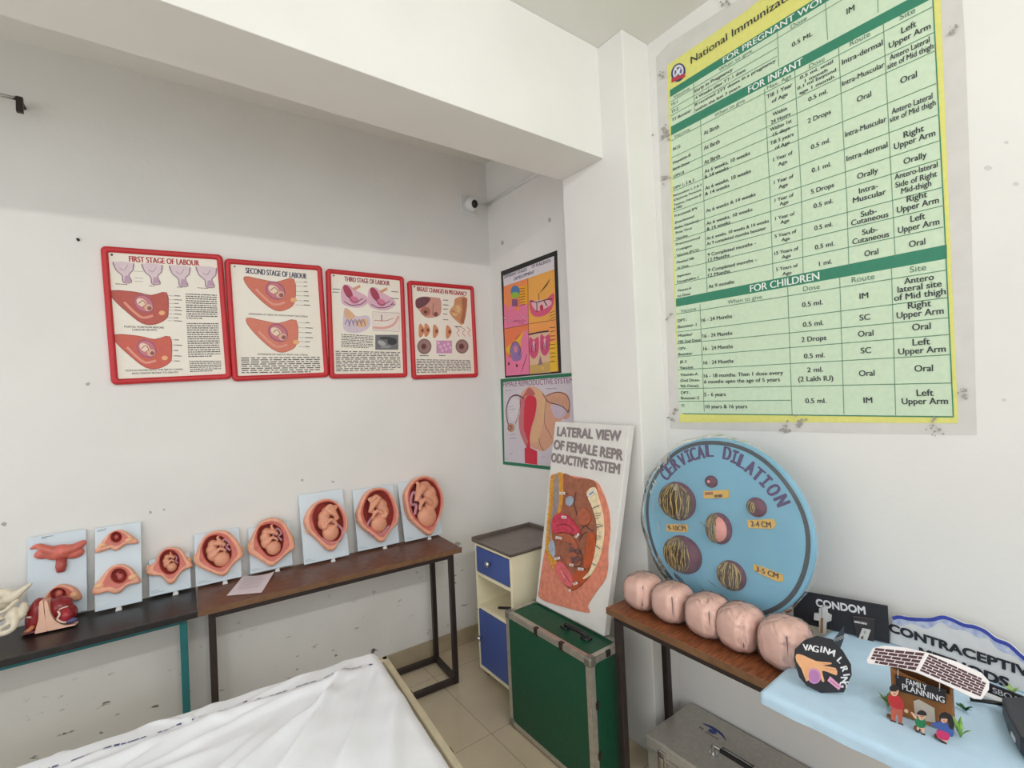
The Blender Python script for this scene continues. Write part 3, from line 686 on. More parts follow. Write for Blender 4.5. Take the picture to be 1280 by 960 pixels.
s.zpoly([(262, 250), (285, 260), (280, 380), (280, 520), (305, 620), (300, 675), (270, 610), (240, 520), (238, 340)], (204, 116, 126), 11, 4)
s.zpoly([(290, 260), (330, 235), (375, 250), (388, 300), (375, 400), (345, 500), (330, 580), (325, 690), (300, 690), (312, 640), (290, 560), (266, 480), (275, 360)], (212, 46, 70), 10, 4); s.zpoly([(298, 640), (330, 640), (334, 684), (392, 712), (393, 828), (287, 815), (284, 690), (300, 676)], (212, 46, 70), 10.4, 0)
s.zpoly([(375, 170), (440, 210), (470, 270), (465, 390), (420, 560), (395, 630), (345, 640), (330, 590), (370, 480), (392, 380), (385, 260)], (226, 180, 140), 11, 4)
s.zpoly([(325, 165), (375, 230), (300, 238), (255, 265), (280, 225)], (196, 104, 100), 10, 3)
s.zell((195, 350), 52, 105, (222, 214, 220), 11); s.zstroke([(280, 260), (215, 232), (160, 260), (128, 350), (135, 440), (150, 490)], 13, (124, 78, 84), 12, False, 5); s.zstroke([(245, 250), (248, 330), (225, 420), (205, 480)], 6, (124, 78, 84), 12, False, 4)
s.zell((168, 510), 30, 38, (196, 150, 120), 12); 
for a in range(5): s.zell((160+14*math.cos(a*1.3), 510+18*math.sin(a*1.3)), 8, 9, (150, 96, 84), 13)
s.zpoly([(510, 325), (560, 310), (620, 340), (650, 380), (610, 425), (550, 425), (525, 380)], (206, 188, 206), 12, 4); s.zstroke([(440, 220), (490, 290), (540, 305), (610, 330), (660, 380)], 7, (70, 60, 70), 13, False, 4)
s.zstroke([(470, 240), (560, 208), (640, 230), (672, 300), (660, 380)], 6, (90, 70, 76), 13, False, 4); s.zstroke([(470, 270), (455, 460), (500, 560), (520, 600)], 4, (110, 76, 72), 13, False, 4); s.zstroke([(410, 600), (420, 660), (455, 708)], 4, (90, 60, 60), 13, False, 4)
for k in range(7): s.zstroke([(505+24*k, 240+abs(3-k)*4), (520+20*k, 290+4*k)], 3, (180, 124, 100), 13)
for a, b, wd in ((120, 190, 90), (155, 330, 50), (158, 352, 60), (160, 570, 60), (160, 600, 70), (160, 735, 40), (470, 175, 120), (120, 775, 30), (430, 760, 60)): s.zlines([(a, b), (a+wd, b-8), (a+wd, b), (a, b+8)], 1, (130, 120, 130), .5, 12)
s.build('drawing', t)

# ------------------------------------------------------------------ big immunization chart on the right wall
def immunization():
    s = wall_sheet(XB, .85, 1.5); s.eps = .0004
    t = thing('wall_chart', 'large yellow and green National Immunization chart taped to the right wall', 'poster', (XB, .84, 1.475))
    Y = (226, 224, 128); G = (206, 227, 199); DG = (52, 132, 104); K = (52, 56, 62)
    # plastic film and tape round the chart
    M_FILM = mat('tape_film', (214, 212, 208), .3, var=.04, scale=12)
    s2 = wall_sheet(XB, .85, 1.5); s2.zpoly([(820, 72), (835, 55), (925, -2), (1100, -140), (1190, -200), (1207, 60), (1215, 300), (1221, 544), (1040, 541), (846, 536), (838, 535)], M_FILM, 2)
    s2.build('tape_film', t)
    L = lambda yl: np.interp(yl, [80, 112, 120, 158, 169, 302, 323, 339, 357, 375, 384, 416, 430.5, 446.8, 462.8, 486, 527], [-150, -99, -85, -22, -7, 198, 235, 258, 285, 308, 324, 373, 398, 419, 444, 479, 529])
    yat = lambda yl, x: yl+(x-840)/(1176-840)*(L(yl)-yl)
    def yl_of(x, y):
        lo, hi = 40., 560.
        for _ in range(40):
            m = (lo+hi)/2
            if yat(m, x) < y: lo = m
            else: hi = m
        return lo
    def slope(x, y): m = yl_of(x, y); return (L(m)-m)/336
    xl = lambda yl: 838+(yl-120)*.0285; xr = lambda y: 1166+y*.05
    # sheet: yellow, slightly thick
    s.zpoly([(834, 82), (930, 16), (1010, -50), (1172, -160), (1176, 0), (1186, 250), (1198, 529), (1020, 528), (850, 528), (842, 340)], Y, 4)
    def line_pts(yl, x0, x1): return [(x, yat(yl, x)) for x in np.linspace(x0, x1, 6)]
    def band(a, b, m, L_, x0=None, x1=None):
        A = [(x, yat(a, x)) for x in np.linspace(xl(a) if x0 is None else x0, 1168+a*.042 if x1 is None else x1, 8)]
        B = [(x, yat(b, x)) for x in np.linspace(xl(b) if x0 is None else x0, 1168+b*.042 if x1 is None else x1, 8)]
        s.zpoly(A+B[::-1], m, L_)
    def rowband(a, b, m, L_):
        n = 14
        for k in range(n): band(a+(b-a)*k/n, a+(b-a)*(k+1)/n, m, L_)
    # green body drawn as one polygon following the frame
    s.zpoly([(xl(113), yat(113, xl(113)))]+[(x, yat(113, x)) for x in np.linspace(850, 1160, 10)]+[(1166, 0), (1180, 260), (1192, 520), (1020, 519), (xl(517), 517), (xl(375), 375)], G, 5)
    for a, b in ((111.5, 120.5), (158, 169), (374.5, 384.5)): band(a, b, DG, 6)
    gl = (96, 140, 112)
    for yl in (127, 136, 144.5): s.zstroke(line_pts(yl, xl(yl), 972), .7, gl, 7)
    s.zstroke(line_pts(127, 972, 1170), .7, gl, 7)
    s.zstroke(line_pts(224.6, xl(224.6), 998), .7, gl, 7)
    for yl in (176, 197.5, 213, 240, 266, 287.5, 302.5, 323, 339, 356.7): s.zstroke(line_pts(yl, xl(yl), 1165.5+max(L(yl), -20)*.05), .7, gl, 7)
    for yl in (393.7, 416, 430.5, 446.8, 462.8, 486): s.zstroke(line_pts(yl, xl(yl), 1165.5+max(L(yl), -20)*.05), .7, gl, 7)
    s.zstroke(line_pts(501.8, xl(502), 989), .7, gl, 7)
    for P in ([(867, 102), (869, 142)], [(972, 38), (974, 84)], [(1032, 0), (1035, 50)], [(1097, -40), (1098, 16)],
              [(876, 150), (880, 240), (884.5, 366)], [(956, 112), (963, 240), (967, 350)], [(993.6, 84.5), (1002, 240), (1004.5, 342)], [(1048.5, 57), (1059, 250), (1061.5, 333)], [(1104.5, 29), (1116, 250), (1119.5, 322)],
              [(875.4, 380), (880.8, 515)], [(985, 359), (990.6, 518)], [(1050, 346), (1055.4, 518)], [(1114.7, 334), (1120, 519)]):
        s.zstroke(P, .7, gl, 7)
    s.zstroke([(1166, -10), (1180, 260), (1192, 521)], 1.2, DG, 7); s.zstroke([(854, 517), (1020, 519), (1192, 521)], 1., DG, 7)
    Z7 = (820, 0, 460/1280); Z8 = (820, 260, 460/1280); Z9 = (830, 240, 180/1080); Z10 = (840, 360, 180/1016); ZT = (1000, 0, 200/1280)
    def T(z, txt, x0, x1, yc, ch, m=K, bold=.02, L_=8):
        X0 = z[0]+x0*z[2]; X1 = z[0]+x1*z[2]; yy = z[1]+yc*z[2]; xm = (X0+X1)/2; k = slope(xm, yy)
        s.zoom(0, 0, 1); s.ztext(txt, (X0, yy-(xm-X0)*k), (X1, yy+(X1-xm)*k), ch*z[2]*.86, m, L_, bold)
    def TY(txt, x0, x1, yl, ch, m=K, bold=.02):
        X0 = 820+x0*Z7[2]; X1 = 820+x1*Z7[2]
        s.zoom(0, 0, 1); s.ztext(txt, (X0, yat(yl, X0)), (X1, yat(yl, X1)), ch*Z7[2]*.86, m, 8, bold)
    WH = (232, 240, 232); HG = (96, 128, 110)
    TY('National Immunization Schedule', 122, 735, 92, 33, K, .012); TY('FOR PREGNANT WOMEN', 234, 655, 116, 25, WH, .02); TY('FOR INFANT', 322, 512, 163.5, 27, WH, .025)
    TY('Vaccine', 62, 118, 123.7, 13, HG, 0); TY('When to give', 220, 335, 123.6, 14, HG, 0); TY('Dose', 470, 526, 124, 17, HG, 0); TY('IM', 664, 692, 140, 24); TY('0.5 ML', 474, 546, 142, 17)
    TY('TT-1', 53, 76, 131.5, 11); TY('TT-2', 55, 79, 140.3, 11); TY('TT-Booster', 57, 124, 151, 11); TY('Early in Pregnancy', 136, 268, 131.3, 13); TY('4 Weeks after TT-1 dose', 138, 313, 140, 12); TY('If received 2TT doses in a pregnancy', 138, 418, 147.7, 12); TY('within the last 3 years.', 138, 298, 154.3, 12)
    TY('FOR CHILDREN', 328, 570, 379.5, 29, WH, .025)
    s.zoom(*Z7); s.zell((79, 253), 24, 33, (50, 56, 110), 8, .3); s.zell((79, 251), 18, 26, (214, 214, 226), 9, .3); s.zell((79, 251), 12, 17, (84, 92, 140), 10, .3); s.zell((79, 251), 6, 9, (232, 232, 238), 11, .3); s.zpoly([(56, 274), (100, 256), (104, 268), (56, 288)], (188, 60, 70), 11)
    for a in range(4): s.zell((79+9*math.cos(a*1.57+.7), 251+13*math.sin(a*1.57+.7)), 3, 4, (232, 232, 238), 12)
    s.zoom(0, 0, 1)
    R = [(Z7, 'Vaccine', 64, 118, 463, 13, HG, .0), (Z7, 'When to give', 205, 310, 375, 14, HG, .0), (Z7, 'Max. Age', 388, 472, 285, 16, HG, .0), (Z7, 'Dose', 534, 588, 218, 18, HG, .0),
         (Z7, 'Route', 676, 746, 135, 21, HG, .0), (Z7, 'Site', 849, 903, 48, 23, HG, .0),
         (Z7, 'BCG', 61, 86, 514, 11), (Z7, 'Hepatitis-B', 60, 122, 553, 11), (Z7, 'Birth Dose', 61, 118, 577, 11), (Z7, 'OPV-0', 62, 99, 607, 11), (Z7, 'OPV-1, 2 & 3', 62, 134, 641, 11),
         (Z7, 'Pentavalent-1, 2 & 3', 62, 160, 662, 8.5), (Z7, '(Diptheria, Pertussis,', 63, 161, 678, 8.5), (Z7, 'Tetanus, Hepatitis-B', 64, 159, 696, 8.5), (Z7, '& HIB)', 63, 92, 722, 9),
         (Z7, 'At Birth', 167, 221, 452, 16), (Z7, 'At Birth', 168, 223, 504, 16), (Z7, 'At Birth', 169, 224, 554, 16), (Z7, 'At 6 weeks, 10 weeks', 170, 329, 565, 15), (Z7, '& 14 weeks', 170, 254, 600, 14),
         (Z7, 'At 6 weeks, 10 weeks', 172, 332, 625, 15), (Z7, '& 14 weeks', 172, 257, 660, 14),
         (Z7, 'Till 1 Year', 387, 476, 316, 16), (Z7, 'of Age', 404, 460, 340, 15), (Z7, 'Within', 407, 457, 388, 15), (Z7, '24 Hours', 401, 469, 411, 15), (Z7, 'Within 1st', 398, 474, 436, 15), (Z7, '15 days', 408, 467, 457, 14),
         (Z7, 'Till 5 years', 398, 480, 483, 15), (Z7, 'of Age', 415, 467, 505, 14), (Z7, '1 Year of', 409, 477, 543, 15), (Z7, 'Age', 426, 458, 567, 14), (Z7, '1 Year of', 412, 480, 623, 15), (Z7, 'Age', 428, 460, 646, 14),
         (Z7, '0.5 ml. until', 502, 617, 243, 13), (Z7, '1 month', 519, 598, 263, 13), (Z7, '0.1 ml beyond', 493, 628, 276, 13), (Z7, 'age 1 month', 500, 621, 296, 13),
         (Z7, '0.5 ml.', 531, 598, 332, 17), (Z7, '2 Drops', 529, 610, 405, 19), (Z7, '0.5 ml.', 540, 608, 500, 18), (Z7, '0.1 ml.', 543, 611, 582, 18), (Z7, '5 Drops', 540, 621, 655, 19), (Z7, '0.5 ml.', 549, 617, 708, 18),
         (Z7, 'Intra-dermal', 648, 790, 183, 22), (Z7, 'Intra-Muscular', 648, 796, 258, 21), (Z7, 'Oral', 700, 750, 337, 22), (Z7, 'Intra-Muscular', 659, 803, 441, 22), (Z7, 'Intra-dermal', 664, 807, 528, 22), (Z7, 'Orally', 701, 774, 603, 23),
         (Z7, 'Intra-', 707, 773, 655, 22), (Z7, 'Muscular', 686, 802, 682, 22),
         (Z7, 'Left', 854, 907, 95, 25), (Z7, 'Upper Arm', 811, 956, 125, 24), (Z7, 'Antero Lateral', 814, 953, 170, 23), (Z7, 'site of Mid thigh', 806, 966, 196, 23), (Z7, 'Oral', 851, 909, 270, 25), (Z7, 'Antero Lateral', 821, 963, 361, 24), (Z7, 'site of Mid thigh', 814, 974, 387, 23),
         (Z7, 'Right', 862, 934, 458, 25), (Z7, 'Upper Arm', 829, 973, 486, 25), (Z7, 'Orally', 862, 943, 550, 24), (Z7, 'Antero-lateral', 831, 981, 594, 23), (Z7, 'Side of Right', 834, 979, 624, 23), (Z7, 'Mid-thigh', 854, 959, 651, 23), (Z7, 'Right', 873, 945, 684, 25), (Z7, 'Upper Arm', 839, 985, 713, 25),
         (Z8, 'Sub-', 713, 769, 16, 22), (Z8, 'Cutaneous', 680, 810, 37, 22), (Z8, 'Sub-', 718, 773, 79, 22), (Z8, 'Cutaneous', 684, 812, 104, 22), (Z8, 'Oral', 726, 775, 155, 23),
         (Z8, 'Left', 886, 938, 33, 25), (Z8, 'Upper Arm', 843, 987, 62, 25), (Z8, 'Oral', 881, 938, 121, 25), (Z8, '0.5 ml.', 552, 616, 63, 18), (Z8, '0.5 ml.', 554, 622, 130, 18), (Z8, '1 ml.', 568, 614, 190, 18),
         (Z9, 'Fractional IPV', 84, 256, 150, 22), (Z9, '(Inactivated', 86, 228, 206, 21), (Z9, 'Polio Vaccine)', 85, 262, 243, 21), (Z9, 'Rota Virus', 91, 213, 288, 21), (Z9, 'Vaccine', 91, 181, 338, 21), (Z9, 'Pneumococcal', 92, 273, 368, 20), (Z9, 'Conjugate', 94, 213, 418, 20), (Z9, 'Vaccine (PCV)', 96, 264, 455, 21),
         (Z9, 'Measles/ MR', 98, 230, 513, 21), (Z9, '1st Dose', 101, 187, 561, 21), (Z9, 'Japanese', 100, 205, 620, 21), (Z9, 'Encephalitis-1', 102, 262, 657, 21), (Z9, 'Vitamin-A', 104, 209, 730, 21), (Z9, '1st Dose', 104, 201, 772, 21),
         (Z9, 'At 6 weeks & 14 weeks', 318, 690, 80, 30), (Z9, 'At 6 weeks, 10 weeks', 321, 667, 184, 30), (Z9, '& 14 weeks', 323, 500, 252, 29), (Z9, 'At 6 weeks, 10 weeks & 14 weeks', 322, 790, 283, 28), (Z9, 'At 9 completed months booster', 323, 769, 330, 28),
         (Z9, '9 Completed months -', 330, 693, 428, 30), (Z9, '12 Months', 334, 494, 492, 29), (Z9, '9 Completed months -', 334, 698, 547, 30), (Z9, '12 Months', 335, 499, 609, 29), (Z9, 'At 9 months', 337, 530, 691, 31),
         (Z9, '1 Year of', 833, 975, 42, 30), (Z9, 'Age', 870, 937, 82, 29), (Z9, '1 Year of', 837, 984, 180, 30), (Z9, 'Age', 876, 943, 220, 29), (Z9, '5 Years of', 833, 997, 313, 30), (Z9, 'Age', 884, 948, 353, 29), (Z9, '15 Years of', 831, 1012, 441, 30), (Z9, 'Age', 886, 955, 482, 29), (Z9, '5 Years of', 843, 1007, 565, 30), (Z9, 'Age', 891, 960, 609, 29),
         (Z8, 'Vaccine', 87, 141, 354, 13, HG, .0), (Z8, 'When to give', 251, 370, 318, 16, HG, .0), (Z8, 'Dose', 513, 571, 277, 19, HG, .0), (Z8, 'Route', 682, 761, 244, 22, HG, .0), (Z8, 'Site', 884, 941, 210, 24, HG, .0),
         (Z8, '0.5 ml.', 509, 582, 332, 19), (Z8, '0.5 ml.', 512, 584, 402, 19), (Z8, '2 Drops', 507, 594, 454, 20), (Z8, '0.5 ml.', 516, 589, 513, 19), (Z8, '2 ml.', 527, 583, 562, 19), (Z8, '(2 Lakh IU)', 496, 618, 593, 20), (Z8, '0.5 ml.', 521, 594, 670, 19),
         (Z8, 'IM', 709, 740, 305, 23), (Z8, 'SC', 709, 747, 380, 23), (Z8, 'Oral', 704, 758, 436, 23), (Z8, 'SC', 713, 750, 495, 23), (Z8, 'Oral', 707, 762, 574, 23), (Z8, 'IM', 723, 754, 668, 23),
         (Z8, 'Antero', 864, 968, 247, 25), (Z8, 'lateral site', 841, 995, 273, 25), (Z8, 'of Mid thigh', 829, 1009, 301, 25), (Z8, 'Right', 877, 959, 335, 26), (Z8, 'Upper Arm', 838, 1002, 365, 26), (Z8, 'Oral', 892, 957, 412, 26), (Z8, 'Left', 893, 955, 465, 26), (Z8, 'Upper Arm', 844, 1009, 494, 25), (Z8, 'Oral', 900, 965, 557, 26), (Z8, 'Left', 907, 967, 642, 26), (Z8, 'Upper Arm', 856, 1017, 671, 25),
         (Z8, '16 - 24 Months', 160, 266, 383, 15), (Z8, '16 - 24 Months', 164, 267, 440, 15), (Z8, '16 - 24 Months', 166, 269, 485, 15), (Z8, '16 - 24 Months', 167, 271, 535, 15), (Z8, '16 - 18 months. Then 1 dose every', 168, 444, 578, 15), (Z8, '6 months upto the age of 5 years', 169, 433, 600, 15), (Z8, '5 - 6 years', 169, 244, 648, 15), (Z8, '10 years & 16 years', 174, 319, 690, 15),
         (Z10, 'DPT-', 42, 106, 228, 24), (Z10, 'Booster-1', 44, 176, 266, 24), (Z10, 'Measles/', 47, 147, 331, 22), (Z10, 'MR-2nd Dose', 47, 205, 373, 22), (Z10, 'OPV-', 49, 106, 426, 22), (Z10, 'Booster', 49, 148, 464, 22), (Z10, 'JE-2', 57, 108, 520, 22), (Z10, 'Vaccine', 57, 153, 560, 22), (Z10, 'Vitamin-A', 61, 186, 609, 22), (Z10, '(2nd Dose-', 62, 201, 650, 22), (Z10, '9th Dose)', 62, 189, 690, 22), (Z10, 'DPT-', 66, 130, 738, 23), (Z10, 'Booster-2', 66, 195, 775, 23), (Z10, 'TT', 68, 94, 830, 22)]
    for r in R: T(*r)
    o = s.build('printed_sheet', t)
    # grey tape residue smudges
    s3 = wall_sheet(XB, .85, 1.5); rr = random.Random(3); M_SM = ink((168, 162, 156))
    for cx, cy, n, sp in ((1000, 527, 12, 9), (980, 533, 8, 7), (1170, 533, 14, 11), (1205, 490, 9, 9), (838, 395, 6, 6), (1192, 40, 9, 7), (829, 165, 14, 10), (828, 92, 7, 6), (832, 222, 6, 6), (842, 520, 6, 8), (905, 8, 6, 8)):
        for k in range(n):
            x = cx+rr.gauss(0, sp*.45); y = cy+rr.gauss(0, sp*.6); a = rr.uniform(.8, 2.6)
            P = [(x+a*rr.uniform(.6, 1.3)*math.cos(q), y+a*rr.uniform(.5, 1.2)*math.sin(q)) for q in np.linspace(0, 5.6, 8)]
            s3.zpoly(P, M_SM, 16+k*.3)
    s3.build('tape_residue', t)['kind'] = 'stuff'
immunization()

# ------------------------------------------------------------------ wall fittings
def fittings():
    c = hit((584, 258), OA, NA); t = thing('security_camera', 'small white security camera on a square plate high in the back corner', 'camera', c)
    R = np.stack([UA, -NA, [0, 0, 1]], 1)
    MB().box((-.058, -.016, -.062), (.058, 0, .062), R, c).build('mount_plate', M_WHITEPL, t, bevel=.004)
    m = MB(); m.ell(c+NA*.044+UA*.008, (.046, .046, .046), n=24, m=14).tube([c+NA*.0, c+NA*.044+UA*.008], .036, 20); m.build('camera_body', M_WHITEPL, t, True)
    d = nrm(EYE+np.array([.5, 0, -.3])-c); d = nrm(NA*.8+UA*.12+np.array([0, 0, -.18]))
    MB().ell(c+NA*.044+UA*.008+d*.022, (.031, .031, .031), n=20, m=12).build('lens', mat('black_glass', (14, 14, 16), .15), t, True)
    P = [hit((609, 255.5), (XB-.008, 0, 0), (1, 0, 0)), hit((673, 216), (XB-.008, 0, 0), (1, 0, 0))]; P[1] = P[0]+(P[1]-P[0])*1.6
    P = [np.array([XB-.007, p[1], p[2]]) for p in P]
    tag(MB().tube(P, .011, 10).build('conduit', M_WHITEPL, None, True, loc=P[0]), 'thin white conduit pipe slanting along the recess wall from the corner', 'pipe')
    tag(MB().tube([c+UA*.05+NA*.004+np.array([0, 0, .03]), np.array([1.78+.06, ya(1.85)-.005, c[2]+.026]), np.array([XB-.012, ya(XB)-.006, P[0][2]+.004])], .0025, 6).build('cable', M_WHITEPL, None, True, loc=c+UA*.05), 'short white cable from the security camera to the corner', 'cable')
    # curtain rod bracket at upper left
    c = hit((27, 128), OA+NA*.07, NA); t = thing('curtain_rod', 'metal curtain rod with dark end bracket at the upper left of the back wall', 'rod', c)
    b = hit((-60, 117), OA+NA*.07, NA); b[2] = c[2]
    MB().tube([b+np.array([0, 0, .012]), c+np.array([0, 0, .012])], .008, 12).build('rod_bar', M_CHROME, t, True)
    MB().bar(c-UA*.006+np.array([0, 0, .02]), c-UA*.006+np.array([0, 0, -.045]), .022, .02).bar(c-UA*.006+np.array([0, 0, .008]), c-UA*.006-NA*.07+np.array([0, 0, .008]), .014).build('end_bracket', mat('dark_bracket', (58, 50, 46), .5, .4), t, bevel=.002)
    # nails and small chips in the plaster
    c = hit((98, 300), OA, NA)
    tag(MB().tube([c-NA*.004, c+NA*.012], .006, 12).build('nail', mat('dark_nail', (38, 34, 32), .5), None, True, loc=c), 'dark nail head in the back wall, up left of the first red panel', 'nail')
    s = Sheet(OA, UA, (0, 0, 1)); rr = random.Random(9); g = ink((176, 172, 166))
    for x, y, r in ((5, 655, 4), (188, 640, 2.5), (205, 637, 2), (110, 480, 3.5), (378, 600, 2), (575, 685, 3), (150, 470, 2), (416, 602, 2), (572, 680, 4)):
        s.zpoly([(x+r*rr.uniform(.5, 1.3)*math.cos(q), y+r*rr.uniform(.4, 1.)*math.sin(q)) for q in np.linspace(0, 5.6, 8)], g, 1)
    struct(s.build('trim_3', None, loc=None))
    s = wall_sheet(XB)
    for x, y in ((628, 303.5), (687, 275)): s.zell((x, y), 1.6, 2.8, g, 1)
    for x, y, r in ((1258, 178, 3), (1235, 210, 5), (1270, 230, 4), (1255, 500, 3)): s.zell((x, y), r, r*.6, ink((212, 210, 206)), 1)
    struct(s.build('trim_4', None))
fittings()

# ------------------------------------------------------------------ womb models on light blue boards
M_BOARD = mat('pale_blue_board', (212, 226, 236), .35, var=.02, scale=5)
M_SKIN = mat('salmon_plastic', (232, 166, 136), .38, var=.10, scale=30)
M_PINKRED = mat('pink_red_plastic', (206, 108, 94), .35, var=.12, scale=30)
M_DEEP = mat('deep_red_plastic', (176, 78, 70), .35, var=.15, scale=40)
M_BABY = mat('foetus_plastic', (226, 158, 128), .38, var=.06, scale=30)
M_CORD = mat('mauve_cord_plastic', (190, 128, 140), .35, var=.08, scale=50)
M_OVARY = mat('pale_ovary_plastic', (236, 184, 140), .35, var=.08)
ZM4 = (0, 640, 240/1280); ZM5 = (170, 580, 220/1173); ZM6 = (350, 580, 240/1280)

def board_frame(bl, br, tl, tr):
    Pb = [onz(p, ZB+.012) for p in (bl, br)]; Pt = [hit(p, OA+NA*.016, NA) for p in (tl, tr)]
    cb = (Pb[0]+Pb[1])/2; ct = (Pt[0]+Pt[1])/2; cb[1] = min(cb[1], ya(cb[0])-.055); U = nrm(UA if cb[0] < .3 else (1, -.055, 0))
    wd = abs(np.dot(Pb[1]-Pb[0], U)); V = ct-cb; V = V-U*np.dot(V, U)
    return cb, U, V/np.linalg.norm(V), wd, np.linalg.norm(V)
def model_board(label, bl, br, tl, tr, feet):
    c, U, V, w, h = board_frame(bl, br, tl, tr); N = np.cross(U, V)
    lim = ya(c[0])-.004
    t = thing('womb_model', label, 'anatomical model', (c[0], c[1], ZB), 'womb models on pale blue boards')
    R = np.stack([U, V, N], 1); T = .011
    MB().box((-w/2, 0, -T), (w/2, h, 0), R, c).build('board', M_BOARD, t, bevel=.002)
    for f in feet:
        p = c+U*(f*w); q = MB()
        lo = np.array([p[0], p[1], ZB]); q.box((-.011, -.020, 0), (.011, .004, .005), np.stack([U, [-U[1], U[0], 0], [0, 0, 1]], 1), lo)
        q.box((-.009, -.016, -.0), (.009, -.012, .016), np.stack([U, [-U[1], U[0], 0], [0, 0, 1]], 1), lo)
        q.build('clip_foot', M_WHITEPL, t, bevel=.001)
    s = Sheet(c, U, V); return t, s, w, h
def resample_polar(P, c, n):
    """radius at n angles about c (furthest crossing)"""
    P = [np.array(p)-c for p in P]; out = []
    for i in range(n):
        a = 2*math.pi*i/n; d = np.array([math.cos(a), math.sin(a)]); best = 0
        for j in range(len(P)):
            p, q = P[j], P[(j+1) % len(P)]; e = q-p; den = d[0]*e[1]-d[1]*e[0]
            if abs(den) < 1e-12: continue
            t = (p[0]*e[1]-p[1]*e[0])/den; u = (p[0]*d[1]-p[1]*d[0])/den
            if t > 0 and -1e-6 <= u <= 1+1e-6: best = max(best, t)
        out.append(best)
    return np.array(out)
def womb(t, s, zf, outer, cav, h=.042, name='womb_wall', cz=None, ovary=True, rot=0.):
    s.zoom(*zf); n = 72
    O = s.Z(*catmull(outer, 4)); 
    if len(cav) == 4 and not hasattr(cav[0], '__len__'):
        cx, cy, rx, ry = cav; cav = []
        for k in range(14):
            a = 2*math.pi*k/14; x, y = rx*math.cos(a), ry*math.sin(a)
            cav.append((cx+x*math.cos(rot)-y*math.sin(rot), cy+x*math.sin(rot)+y*math.cos(rot)))
    I = s.Z(*catmull(cav, 4)); c = sum(I)/len(I)
    ro = resample_polar(O, c, n); ri = resample_polar(I, c, n); ri = np.minimum(ri, ro*.93)
    prof = [(0, 0, 0), (-.012, .45, 0), (.015, .8, 0), (.10, .96, 0), (.25, 1.0, 0), (.5, .99, 0), (.8, .96, 1), (.93, .95, 1), (1.0, .86, 1), (1.02, .6, 2), (1.04, .2, 2)]
    V = []; Fc = []; mi = []
    dirs = [np.array([math.cos(2*math.pi*i/n), math.sin(2*math.pi*i/n)]) for i in range(n)]
    for f, z, k in prof:
        for i in range(n):
            r = ro[i]+(ri[i]-ro[i])*f if f <= 1 else ri[i]*(1-(f-1)*1.2)
            V.append(s.w(c+dirs[i]*r, h*z))
    for k in range(len(prof)-1):
        for i in range(n): Fc.append([k*n+i, k*n+(i+1) % n, (k+1)*n+(i+1) % n, (k+1)*n+i]); mi.append(prof[k+1][2])
    V.append(s.w(c, h*.12)); L = (len(prof)-1)*n
    for i in range(n): Fc.append([L+i, L+(i+1) % n, len(V)-1]); mi.append(2)
    wo = link_mesh(name, V, Fc, [M_SKIN, M_PINKRED, M_DEEP], mi, t, True)
    if ovary:
        for sg in (-1, 1):
            i = int(round((math.pi*(1.06 if sg < 0 else -.06) % (2*math.pi))/(2*math.pi)*n)) % n
            p = c+dirs[i]*(ro[i]*.95)
            MB().ell(s.w(p, h*.45), (.009, .013, .022), np.stack([s.U, s.N, s.V], 1), 16, 10).build('ovary', M_OVARY, t, True)
    mx = np.array([math.cos(0), 0]); rx = (ri[0]+ri[n//2])/2; ry = (ri[n//4]+ri[3*n//4])/2
    return wo, c, rx, ry, h
